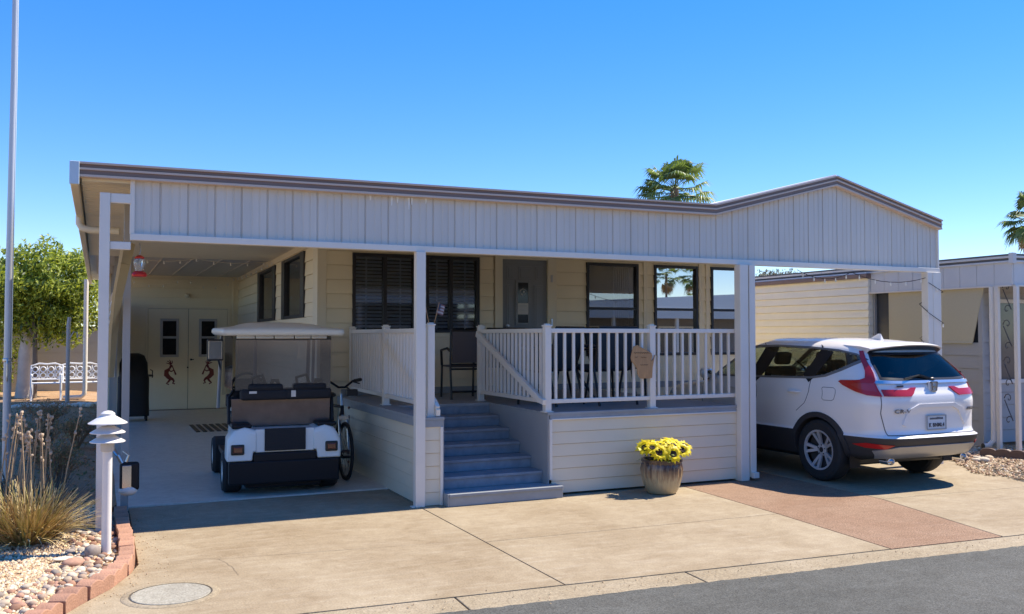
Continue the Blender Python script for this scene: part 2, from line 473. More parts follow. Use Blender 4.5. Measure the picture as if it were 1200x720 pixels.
# ---------------------------------------------------------------- CARPORT ROOF, FASCIA, POSTS
awn = thing('carport_awning', 'white ribbed roof fascia with brown striped edge on white posts over both carports', 'awning', (0, 0, 0))
RL = [(-3.12, 3.22), (3.63, 3.26), (5.5, 3.735), (7.36, 3.27)]
def rz_at(x):
    for (a, za), (b, zb) in zip(RL[:-1], RL[1:]):
        if a <= x <= b: return za + (zb-za)*(x-a)/(b-a)
    return RL[0][1] if x < RL[0][0] else RL[-1][1]
def strip(mb, pts, d0, d1, y0, y1):
    n = len(pts); vs = []
    for x, z in pts: vs += [(x,y0,z+d0),(x,y1,z+d0),(x,y1,z+d1),(x,y0,z+d1)]
    fs = []
    for i in range(n-1):
        a, b = 4*i, 4*i+4
        fs += [(a,a+1,b+1,b),(a+1,a+2,b+2,b+1),(a+2,a+3,b+3,b+2),(a+3,a,b,b+3)]
    fs += [(0,3,2,1), (4*n-4,4*n-3,4*n-2,4*n-1)]
    mb.add(vs, fs)
RW = [(-3.12, 3.22), (3.63, 3.26), (5.5, 3.735), (7.9, 3.135)]
rf = MB(); strip(rf, RL, -.085, -.005, .03, 16.7); strip(rf, [(7.36, 3.27), (7.95, 3.12)], -.085, -.005, 2.6, 13.5)
rf.build('roof', M_roofw, awn)
# underside pans: ribs run across the carport
cp = MB()
for k in range(54):
    y = .02 + k * .15
    cp.box(-3.1, 3.60, y, y+.13, 3.07, 3.11); cp.box(-3.1, 3.60, y+.13, y+.15, 3.10, 3.12)
cp.build('ceiling', M_ceil, awn)
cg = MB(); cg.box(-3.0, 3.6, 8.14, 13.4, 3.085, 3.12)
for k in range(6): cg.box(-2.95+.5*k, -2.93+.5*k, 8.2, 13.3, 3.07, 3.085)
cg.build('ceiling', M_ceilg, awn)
gc = MB(); gl = [(3.63, 3.26), (5.5, 3.735), (7.36, 3.27)]
strip(gc, gl, -.15, -.088, .03, 13.3); gc.build('ceiling', M_ceil, awn)
# ribbed fascia
fx0, fx1 = -2.69, 7.345
fa = MB(); x = fx0; k = 0; prof = []
while x < fx1 - .02:
    prof += [(x, .012), (x+.006, 0), (x+.072, 0), (x+.078, .005), (x+.092, .005), (x+.098, 0), (x+.148, 0), (x+.152, .005), (x+.162, .005), (x+.166, 0), (x+.222, 0), (x+.228, .012)]
    x += .236
prof = [p for p in prof if p[0] < fx1] + [(fx1, 0)]
for xk in (3.63, 5.5):
    prof.append((xk, 0.0001))
prof = sorted(prof)
zbot = 2.615
for (xa, oa), (xb, ob) in zip(prof[:-1], prof[1:]):
    fa.quad((xa, oa, zbot), (xb, ob, zbot), (xb, ob, rz_at(xb)-.10), (xa, oa, rz_at(xa)-.10))
# back of the sheet
for a, b in ((fx0, 3.63), (3.63, 5.5), (5.5, fx1)):
    fa.quad((a, .035, zbot), (b, .035, zbot), (b, .035, rz_at(b)-.10), (a, .035, rz_at(a)-.10))
fa.build('fascia_panel', M_fasc, awn, recalc=False)
for xd, ln_ in ((-.52,.05),(-.30,.09),(-.24,.06),(-.12,.12),(-.09,.07),(.06,.05)):
    m = MB(); zt = rz_at(xd)-.13; m.add([(xd-.012,-.004,zt),(xd+.012,-.004,zt),(xd+.004,-.004,zt-ln_),(xd-.004,-.004,zt-ln_),(xd-.012,.004,zt),(xd+.012,.004,zt),(xd+.004,.004,zt-ln_),(xd-.004,.004,zt-ln_)], [(0,1,2,3),(0,4,5,1),(1,5,6,2),(2,6,7,3),(3,7,4,0)]); m.build('paint_drip', M_roofw, awn)
bt = MB(); bt.box(fx0-.015, fx1+.012, -.03, .06, 2.562, 2.622); bt.box(fx0-.02, fx0+.018, -.025, .045, 2.622, 3.1); bt.box(fx1-.01, fx1+.014, -.02, .045, 2.622, 3.16)
bt.build('bottom_trim', M_white, awn, bevel=.004)
tr = MB(); Y0 = -.07
for m_, d0, d1, off in ((1,-.018,.0,.02),(0,-.05,-.018,.0),(1,-.068,-.05,.012),(0,-.108,-.068,.0),(1,-.128,-.108,.008)):
    tr.m = m_; strip(tr, RL, d0, d1, Y0-off, .028)
tr.build('roof_edge', [M_brown, M_tan], awn)
# thin bright roof rim above the edging on the gable
rm = MB(); strip(rm, [(3.63,3.26),(5.5,3.735)], .001, .016, -.06, .3); strip(rm, [(5.5,3.735),(7.36,3.27)], .001, .012, -.05, .3); rm.build('roof_rim', M_roofw, awn)
# left gutter with end cap, elbow and downspout
gu = MB(); gu.box(-3.19, -3.12, -.08, 16.8, 3.02, 3.215); gu.build('gutter', M_creamw, awn, bevel=.01)
ec = MB(); ec.box(-3.195, -3.118, -.10, -.082, 3.02, 3.22); ec.build('gutter_cap', mat('pale_blue_metal', (.50,.60,.66), .45), awn, bevel=.004)
el = MB(); el.tube([(-3.155,2.3,3.03),(-3.155,2.3,2.95),(-3.13,2.29,2.90),(-3.05,2.27,2.88),(-2.75,2.2,2.87)], .04, 10); el.build('downspout', M_creamw, awn, smooth=True)
ds = MB(); ds.tube([(-3.25,16.85,3.15),(-3.25,16.85,.36),(-3.26,16.85,.22),(-3.33,16.85,.15),(-3.75,16.85,.14)], .055, 12); ds.build('downspout', M_white, awn, smooth=True)
# posts
def post(mb, x0, x1, y0, y1, z1, z0=0.0):
    mb.box(x0, x1, y0, y1, z0, z1)
p = MB(); post(p, -2.955, -2.87, -.045, .045, 2.97, .0); p.box(-2.96, -2.865, -.05, .05, .98, .995)
p.box(-2.87, -2.70, -.03, .03, 2.885, 2.97); p.box(-2.87, -2.70, -.025, .025, 2.475, 2.545)
p.build('post', M_white, awn, bevel=.006)
p = MB(); post(p, -2.735, -2.665, .95, 1.02, 3.068); p.build('post', mat('grey_post_paint', (.36,.34,.31), .5), awn, bevel=.005)
p = MB(); post(p, -.055, .045, -.055, .03, 2.562, .0); p.box(-.09, -.055, -.05, .03, 0, .012)
p.build('post', M_white, awn, bevel=.006)
p = MB(); p.box(3.955, 4.075, -.09, .02, 0, 2.562); p.box(4.078, 4.095, -.07, .01, 0, 2.562); p.box(4.098, 4.185, -.085, .0, .04, 2.562)
p.box(4.10, 4.18, -.14, -.085, .03, .10)
p.build('post', M_white, awn, bevel=.006)
p = MB(); p.box(7.10, 7.345, -.055, .05, 0, 2.562); p.box(7.19, 7.255, -.062, -.055, 0, 2.562)
p.build('post', M_white, awn, bevel=.005)

# ---------------------------------------------------------------- PORCH DECK with steps
deck = thing('porch_deck', 'raised blue grey porch deck with cream skirting and seven wide steps', 'deck', (0, 0, 0))
DZ = .89
fl = MB()
def boards(mb, x0, x1, y0, y1):
    y = y0
    while y < y1 - .01:
        e = min(y+.14, y1); mb.box(x0, x1, y+.003, e-.003, DZ-.03, DZ); y = e
boards(fl, .0, .262, -.02, 1.6); boards(fl, .0, 4.0, 1.58, HY-.031); boards(fl, 1.44, 4.0, -.02, 1.58)
fl.build('deck_floor', M_deck, deck, bevel=.003)
rb = MB()
rb.box(.03, .245, -.012, .02, .79, DZ-.03); rb.box(1.47, 3.95, -.012, .02, .815, DZ-.03)
rb.box(.0, .03, .0, HY-.05, .79, DZ-.03)
rb.build('rim_board', M_deck, deck, bevel=.003, each=True)
sf = MB(); siding(sf, (1.49, 0, 0), (1, 0, 0), (0, -1, 0), 2.46, .02, .81, .131, lip=.008, slot=.0045)
sf.build('skirting', M_cream2, deck)
s2 = MB(); siding(s2, (.055, 0, 0), (1, 0, 0), (0, -1, 0), .165, .0, .79, .131, lip=.007, slot=.0045); s2.build('skirting', M_cream2, deck)
s3 = MB(); siding(s3, (.03, 0, 0), (0, 1, 0), (-1, 0, 0), HY, .0, .79, .131, lip=.008, slot=.005); s3.build('skirting', M_cream2, deck)
s4 = MB(); siding(s4, (3.95, 0, 0), (0, 1, 0), (1, 0, 0), HY, .0, .81, .131, lip=.008, slot=.005); s4.build('skirting', M_cream2, deck)
tm = MB()
tm.box(.028, .056, -.022, .02, 0, .79); tm.box(.218, .246, -.022, .02, 0, .79)
tm.box(1.462, 1.492, -.024, .02, .17, .815); tm.box(1.492, 3.95, -.022, .0, .806, .822)
tm.build('skirting_trim', M_white, deck, bevel=.003, each=True)
cw = MB(); cw.box(1.445, 1.461, .0, 1.6, .0, DZ-.031); cw.box(.246, .262, .0, 1.6, .0, DZ-.031)
cw.build('side_panel', mat('grey_panel', (.33,.335,.33), .6, var=.06), deck, each=True)
for k in range(7):
    y = -.16 + .29 * k; z1 = (k + 1) * DZ / 7
    st = MB(); xr = 1.545 if k == 0 else 1.444
    if k < 6: st.box(.264, xr, y-.015, y+.31, z1-.03, z1)
    st.box(.264, xr, y, y+.02, z1-.127 + .001, z1-.031)
    if k == 0:
        st.box(1.525, 1.545, y+.02, -.001, 0, z1-.031); st.box(.248, .2635, y, -.024, 0, z1-.002)
    st.build('step', M_deckt if k else M_deck, deck, bevel=.004)

# ---------------------------------------------------------------- RAILINGS
def rail_run(name, label, pts, posts, group='white porch railings', hand=None, z0=DZ, gap=.11, top=.905, ends=(0, 0)):
    """pts: polyline (x,y); posts: list of (x,y,extra height)"""
    t = thing(name, label, 'railing', (pts[0][0], pts[0][1], z0), group=group)
    ox, oy = pts[0]
    for (px, py, hh) in posts:
        m = MB(); px -= ox; py -= oy
        m.box(px-.037, px+.037, py-.037, py+.037, 0.0, hh)
        m.box(px-.045, px+.045, py-.045, py+.045, hh, hh+.016); m.box(px-.028, px+.028, py-.028, py+.028, hh+.016, hh+.03)
        m.box(px-.055, px+.055, py-.055, py+.055, .0, .012)
        m.build('post', M_white, t, bevel=.004)
    for (a, b) in zip(pts[:-1], pts[1:]):
        A = Vector((a[0]-ox, a[1]-oy, 0)); B = Vector((b[0]-ox, b[1]-oy, 0)); d = B - A; Ln = d.length; d.normalize()
        m = MB(); m.beam(A + d*.03 + Vector((0,0,top-.025)), B - d*.03 + Vector((0,0,top-.025)), .055, .048); m.build('top_rail', M_white, t, bevel=.005)
        m = MB(); m.beam(A + d*.03 + Vector((0,0,.115)), B - d*.03 + Vector((0,0,.115)), .05, .045); m.build('bottom_rail', M_white, t, bevel=.005)
        n = max(1, round(Ln / gap)); 
        for k in range(1, n):
            c = A + d * (Ln * k / n)
            if any(abs(c.x+ox-q[0]) < .055 and abs(c.y+oy-q[1]) < .055 for q in posts): continue
            m = MB(); m.box(c.x-.0135, c.x+.0135, c.y-.0135, c.y+.0135, .136, top-.047); m.build('baluster', M_white, t)
    if hand:
        m = MB(); h = [Vector((p[0]-ox, p[1]-oy, p[2]-z0)) for p in hand]
        m.beam(h[0], h[1], .045, .075)
        for a, b in zip(h[1:-1], h[2:]): m.beam(a, b, .045, .06)
        m.build('handrail', M_white, t, bevel=.006)
    return t
rail_run('deck_railing', 'white baluster railing along the deck front above the sunflower pot', [(1.46, .055), (4.0, .055)], [(1.465, .055, .925), (2.80, .055, .925)])
rail_run('deck_railing', 'white railing beside the right of the steps with a sloping handrail', [(1.465, .10), (1.465, 1.92)], [(1.465, 1.92, .93)],
         hand=[(1.41, 1.90, 1.74), (1.41, .12, 1.02), (1.41, .0, 1.0)], gap=.105)
rail_run('deck_railing', 'white railing on the left edge of the deck above the golf cart', [(.14, .08), (.20, 3.44)], [(.14, .08, .93), (.17, 1.75, .925), (.20, 3.42, .92)],
         hand=[(.20, 1.95, 1.74), (.20, .10, 1.02), (.20, .02, .97), (.20, .03, .90)], gap=.115)

# ---------------------------------------------------------------- SHED at the back of the carport
shed = thing('storage_shed', 'cream storage room with flute player double doors at the back of the carport', 'shed', (-1.1, 13.4, 0))
m = MB(); siding(m, (-1.75, 0, 0), (1, 0, 0), (0, -1, 0), 2.97, 0, 3.09, .215, [(.86, 2.71, 0, 2.39)]); m.build('wall', M_cream, shed)
m = MB(); siding(m, (-1.75, 0, 0), (0, 1, 0), (-1, 0, 0), 3.2, 0, 3.09, .215); m.build('wall', M_cream, shed)
m = MB(); m.box(-.9, .97, .07, .1, 0, 2.4); m.box(-1.74, 1.3, 3.2, 3.25, 0, 3.09); m.box(1.25, 1.3, .05, 3.2, 0, 3.09); m.build('dark_backing', M_unlit, shed)  # dark panel added behind the doors to stop light leaking round them
m = MB(); m.box(-1.75, 1.3, .02, 3.3, 3.095, 3.11); m.build('roof', M_roofw, shed)
m = MB(); m.box(-.89, -.83, -.03, .04, 0, 2.33); m.box(.90, .96, -.03, .04, 0, 2.33); m.box(-.89, .96, -.03, .04, 2.33, 2.39); m.box(1.0, 1.05, -.03, .0, 0, 3.05)
m.build('door_frame', M_cream, shed, bevel=.004)
m = MB(); m.box(-.9, .96, -.06, .05, .0, .02); m.build('threshold', M_brown, shed)
def koko(mb, cx, zb, s, y):
    def T(pts, r):
        mb.tube([(cx + s*a, y, zb + b) for a, b in pts], r, 6)
    T([(-.02,.36),(-.085,.30),(-.09,.22),(-.03,.15),(.02,.13)], [.02,.05,.055,.045,.03])       # bent back
    T([(-.02,.36),(.01,.42),(.03,.44)], [.02,.028,.03])                                          # head
    T([(.0,.46),(-.03,.51),(-.08,.53)], [.012,.010,.006]); T([(.01,.46),(.0,.52),(-.03,.555)], [.012,.010,.006]); T([(.0,.45),(-.06,.48),(-.10,.485)], [.012,.010,.006]); T([(.02,.46),(.04,.50),(.03,.54)], [.012,.009,.006])
    T([(.03,.43),(.07,.33),(.115,.215)], [.010,.012,.020])                                       # flute
    T([(-.03,.31),(.02,.29),(.07,.32)], [.016,.014,.012])
    T([(-.02,.15),(.05,.11),(.075,.07),(.05,.02),(.10,.005)], [.035,.028,.02,.016,.014])
    T([(.0,.15),(-.02,.09),(-.05,.05),(-.085,.02),(-.03,-.01)], [.035,.024,.02,.016,.013])
for side in (-1, 1):
    x0, x1 = (-.825, .033) if side < 0 else (.043, .895)
    m = MB(); m.box(x0, x1, -.01, .03, .025, 2.325)
    dd = m.build('door', M_doorc, shed, bevel=.003)
    wx0 = -.57 if side < 0 else .27; wx1 = wx0 + .40
    m = MB(); ring(m, wx0, wx1, 1.22, 2.10, .055, -.03, -.011, midz=1.67); m.build('window_frame', mat('grey_window_frame', (.42,.41,.39), .5) if side < 0 else MATS['grey_window_frame'], dd, bevel=.004)
    m = MB(); m.box(wx0+.055, wx1-.055, -.018, -.012, 1.275, 2.045); m.build('window_pane', mat('black_glass', (.006,.006,.007), .2, spec=.15) if side < 0 else MATS['black_glass'], dd)
    m = MB(); koko(m, (wx0+wx1)/2 + (.03 if side < 0 else 0), .60, 1 if side < 0 else -1, 0)
    m.v = [(a, -.014 + (b)*.12, c) for a, b, c in m.v]
    m.build('painted_dancer', M_koko, dd)
m = MB(); m.cyl((.10,-.05,1.16), (.10,-.01,1.16), .022); m.box(.085,.16,-.06,-.045,1.15,1.17); m.cyl((.03,-.03,.98),(.03,-.01,.98),.018)
m.build('handle', M_plast, shed)
m = MB(); m.box(-.06,.06,-.04,-.0,2.6,2.7); m.ball((.0,-.09,2.63),(.06,.06,.05)); m.build('wall_lamp', M_creamw, shed, smooth=True)
# ---------------------------------------------------------------- CAR (lofted body, panels projected on it)
def pchip(xs, ys):
    xs = np.array(xs, float); ys = np.array(ys, float); h = np.diff(xs); dl = np.diff(ys)/h
    m = np.zeros(len(xs)); m[0] = dl[0]; m[-1] = dl[-1]
    for i in range(1, len(xs)-1):
        if dl[i-1]*dl[i] > 0:
            w1 = 2*h[i]+h[i-1]; w2 = h[i]+2*h[i-1]; m[i] = (w1+w2)/(w1/dl[i-1]+w2/dl[i])
    def f(x):
        x = min(max(x, xs[0]), xs[-1]); i = int(min(max(np.searchsorted(xs, x)-1, 0), len(xs)-2)); t = (x-xs[i])/h[i]
        return ((1+2*t)*(1-t)**2*ys[i] + t*(1-t)**2*h[i]*m[i] + t*t*(3-2*t)*ys[i+1] + t*t*(t-1)*h[i]*m[i+1])
    return f
YR = pchip([.28,.36,.44,.50,.575,.60,.66,.80,.95,1.03,1.10,1.18,1.30,1.45,1.55,1.60,1.64,1.665,1.68],
           [-1.75,-2.19,-2.25,-2.29,-2.315,-2.275,-2.245,-2.245,-2.26,-2.25,-2.215,-2.185,-2.11,-1.99,-1.90,-1.80,-1.62,-1.35,-1.0])
YF = pchip([.28,.5,.75,.9,.98,1.03,1.07,1.10,1.2,1.35,1.5,1.58,1.63,1.665,1.68],[2.12,2.27,2.24,2.13,1.95,1.6,1.28,1.10,.93,.66,.36,.12,-.12,-.45,-.75])
WW = pchip([.28,.4,.55,.575,.60,.75,.9,1.05,1.15,1.22,1.35,1.5,1.57,1.61,1.645,1.668,1.68],[.85,.895,.925,.928,.912,.918,.925,.915,.895,.875,.815,.735,.69,.63,.52,.38,.22])
YC = -.1
_cc = {}
def contour(z):
    k = round(z, 4)
    if k in _cc: return _cc[k]
    yr, yf, w = YR(z), YF(z), WW(z)
    n = 6.5 if z < 1.2 else 6.5 - 2.5*min(1, (z-1.2)/.48)
    t = np.linspace(0, 1, 700)
    # blend parameterisation: denser where the corner turns
    ph = t*math.pi/2
    x1 = w*np.abs(np.sin(ph))**(2/n); y1 = YC - (YC-yr)*np.abs(np.cos(ph))**(2/n)
    nf = 4.2
    x2 = w*np.abs(np.cos(ph))**(2/nf); y2 = YC + (yf-YC)*np.abs(np.sin(ph))**(2/nf)
    x = np.concatenate([x1, x2[1:]]); y = np.concatenate([y1, y2[1:]])
    s = np.concatenate([[0], np.cumsum(np.hypot(np.diff(x), np.diff(y)))])
    _cc[k] = (s, x, y); return _cc[k]
def surf(s, z):
    S_, X_, Y_ = contour(z); a = abs(s)
    return Vector((math.copysign(np.interp(a, S_, X_), s) if s else 0.0, np.interp(a, S_, Y_), z))
def snorm(s, z):
    e = .006
    a = surf(s+e, z) - surf(s-e, z); b = surf(s, min(z+e, 1.679)) - surf(s, z-e)
    n = a.cross(b)
    return n.normalized() if n.length > 0 else Vector((0, 0, 1))
def sS(y, z, side=-1):
    S_, X_, Y_ = contour(z); return side*float(np.interp(y, Y_, S_))
def sR(x, z):
    S_, X_, Y_ = contour(z); h = 700; return math.copysign(float(np.interp(abs(x), X_[:h], S_[:h])), x)
def poly_side(pts, side=-1): return [(sS(y, z, side), z) for y, z in pts]
def poly_rear(pts): return [(sR(x, z), z) for x, z in pts]
def dens(poly, d=.025):
    out = []
    n = len(poly)
    for i in range(n):
        a = poly[i]; b = poly[(i+1) % n]; L = math.hypot(b[0]-a[0], b[1]-a[1]); k = max(1, int(L/d))
        for j in range(k): out.append((a[0]+(b[0]-a[0])*j/k, a[1]+(b[1]-a[1])*j/k))
    return out
def smooth_poly(p, it=2):
    for _ in range(it):
        q = []
        for i in range(len(p)):
            a = p[i]; b = p[(i+1) % len(p)]
            q += [(a[0]*.8+b[0]*.2, a[1]*.8+b[1]*.2), (a[0]*.2+b[0]*.8, a[1]*.2+b[1]*.8)]
        p = q
    return p
def inside(p, poly):
    c = False; n = len(poly); x, y = p
    for i in range(n):
        (x0, y0), (x1, y1) = poly[i], poly[(i+1) % n]
        if (y0 > y) != (y1 > y) and x < (x1-x0)*(y-y0)/(y1-y0)+x0: c = not c
    return c
def inset(poly, d):
    n = len(poly); A = sum(poly[i][0]*poly[(i+1) % n][1]-poly[(i+1) % n][0]*poly[i][1] for i in range(n))
    sg = 1 if A > 0 else -1; out = []
    for i in range(n):
        p0, p1, p2 = Vector(poly[i-1]), Vector(poly[i]), Vector(poly[(i+1) % n])
        e1 = (p1-p0).normalized(); e2 = (p2-p1).normalized()
        n1 = Vector((-e1.y, e1.x))*sg; n2 = Vector((-e2.y, e2.x))*sg
        b = (n1+n2); b = b.normalized() if b.length > 1e-6 else n1
        k = d/max(.35, b.dot(n1)); q = p1+b*k; out.append((q.x, q.y))
    return out
def fill(poly, hole=None, d=.03, g=.045):
    P = dens(poly, d); H = dens(hole, d) if hole else []
    vs = [Vector(p) for p in P] + [Vector(p) for p in H]
    ed = [(i, (i+1) % len(P)) for i in range(len(P))] + [(len(P)+i, len(P)+(i+1) % len(H)) for i in range(len(H))]
    x0 = min(p[0] for p in P); x1 = max(p[0] for p in P); y0 = min(p[1] for p in P); y1 = max(p[1] for p in P)
    a = x0+g/2
    while a < x1:
        b = y0+g/2
        while b < y1:
            if inside((a, b), poly): vs.append(Vector((a, b)))
            b += g
        a += g
    r = delaunay_2d_cdt(vs, ed, [], 0, 1e-6)
    V = [tuple(v) for v in r[0]]; F = []
    for f in r[2]:
        c = (sum(V[i][0] for i in f)/len(f), sum(V[i][1] for i in f)/len(f))
        if inside(c, poly) and not (hole and inside(c, hole)): F.append(tuple(f))
    return V, F
def overlay(mb, poly, d=.006, hole=None, skirt=True, dd=.03, g=.045, surf_=surf, nrm=snorm):
    V, F = fill(poly, hole, dd, g)
    mb.add([surf_(*v) + nrm(*v)*d for v in V], F)
    if skirt:
        for pl in ([poly] + ([hole] if hole else [])):
            Q = dens(pl, dd); n = len(Q); b = len(mb.v)
            vs = []
            for q in Q:
                p = surf_(*q); k = nrm(*q); vs += [p + k*d, p - k*.004]
            mb.add(vs, [(2*i, 2*((i+1) % n), 2*((i+1) % n)+1, 2*i+1) for i in range(n)])
def ribbon(mb, pts, w, d=.004):
    """a raised strip along a (s,z) polyline"""
    n = len(pts); vs = []
    for i, (s, z) in enumerate(pts):
        a = pts[max(i-1, 0)]; b = pts[min(i+1, n-1)]; t = Vector((b[0]-a[0], b[1]-a[1])).normalized(); q = Vector((-t.y, t.x))*w/2
        for sg in (1, -1):
            u, v = s+q.x*sg, z+q.y*sg; p = surf(u, v); k = snorm(u, v); vs += [p+k*d, p-k*.003]
    fs = []
    for i in range(n-1):
        a = 4*i; b = a+4
        fs += [(a, a+2, b+2, b), (a, b, b+1, a+1), (a+2, a+3, b+3, b+2)]
    mb.add(vs, fs)
def dl(pts, d=.03):
    out = []
    for a, b in zip(pts[:-1], pts[1:]):
        k = max(1, int(math.hypot(b[0]-a[0], b[1]-a[1])/d))
        out += [(a[0]+(b[0]-a[0])*j/k, a[1]+(b[1]-a[1])*j/k) for j in range(k)]
    return out + [pts[-1]]

M_car = mat('white_car_paint', (.79,.755,.71), .32, coat=.6, spec=.45)
M_carg = glassy('car_privacy_glass', (.55,.60,.56), .04)
M_cargf = glassy('car_clear_glass', (.80,.90,.82), .04)
M_carr = glassy('car_rear_glass', (.04,.045,.05), .05, .02, (.80,.72,.62))
M_lens = mat('red_tail_lens', (.43,.016,.014), .16, coat=.4)
M_lens2 = mat('dark_red_lens', (.42,.03,.03), .12, coat=1.0)
M_tyre = mat('tyre_rubber', (.018,.018,.019), .8, bump=.2, bscale=80)
M_alloy = mat('machined_alloy', (.50,.50,.51), .35, .35)
M_alloyd = mat('dark_alloy', (.03,.03,.032), .4)
M_silver = mat('silver_skid', (.38,.38,.39), .35, .6)
M_int = mat('car_interior', (.025,.025,.027), .8)

AXR, AXF, WZ = -1.33, 1.33, .365
car = thing('parked_car', 'white crossover car parked under the right carport with its tail sticking out into the sun', 'car', (5.665, .885, .006), R(0))
car.scale = (.955, 1, 1)
# outlines, side (y,z) and rear (x,z)
sideglass = [(-1.86,1.435),(-1.70,1.50),(-1.45,1.545),(-1.0,1.575),(-.4,1.59),(0,1.58),(.28,1.52),(.62,1.34),(.92,1.165),(.80,1.155),(.2,1.165),(-.6,1.18),(-1.20,1.195),(-1.42,1.225),(-1.62,1.30)]
hole_polys = []
for sd in (-1, 1): hole_polys.append(inset(poly_side(sideglass, sd), .022))
rw = [(-.70,1.215),(-.64,1.40),(-.575,1.515),(.575,1.515),(.64,1.40),(.70,1.215),(.40,1.20),(-.40,1.20)]
rearglass = poly_rear(rw)
hole_polys.append(inset(rearglass, .03))
wsz = [1.115, 1.2, 1.3, 1.4, 1.5, 1.56]
# body grid
zs = sorted(set([.28,.30,.33] + [round(.36+.02*i, 3) for i in range(29)] + [.575,.59,.60,.61] + [round(.93+.0125*i, 4) for i in range(16)] + [round(1.13+.02*i, 3) for i in range(26)] + [1.635,1.645,1.655,1.662,1.668,1.673,1.677,1.68]))
NS = 300
body = MB(); clad = MB(); vs = []
for z in zs:
    S_, X_, Y_ = contour(z); T = S_[-1]
    for i in range(NS+1):
        vs.append(surf(-T + 2*T*i/NS, z))
def okface(c):
    return True
fb, fc = [], []
for j in range(len(zs)-1):
    zm = (zs[j]+zs[j+1])/2; T = contour(zm)[0][-1]
    for i in range(NS):
        s = -T + 2*T*(i+.5)/NS; p = surf(s, zm)
        if abs(p.x) > .6:
            if math.hypot(p.y-AXR, zm-WZ) < .405 or math.hypot(p.y-AXF, zm-WZ) < .405: continue
        if zm > 1.1 and any(inside((s, zm), h) for h in hole_polys): continue
        # windscreen opening
        if zm > 1.115 and zm < 1.57 and p.y > 0 and abs(p.x) < WW(zm)*.86 and p.y > YF(zm)-.35: continue
        q = (j*(NS+1)+i, j*(NS+1)+i+1, (j+1)*(NS+1)+i+1, (j+1)*(NS+1)+i)
        (fc if zm < .575 else fb).append(q)
top = (len(zs)-1)*(NS+1)
fb.append(tuple(top+i for i in range(NS)))
body.add(vs, fb); clad.add(vs, fc)
def dropl(o):
    bm = bmesh.new(); bm.from_mesh(o.data)
    bmesh.ops.delete(bm, geom=[v for v in bm.verts if not v.link_faces], context='VERTS'); bm.to_mesh(o.data); bm.free(); return o
dropl(body.build('body', M_car, car, smooth=True, angle=50))
dropl(clad.build('lower_cladding', M_clad, car, smooth=True, angle=50))
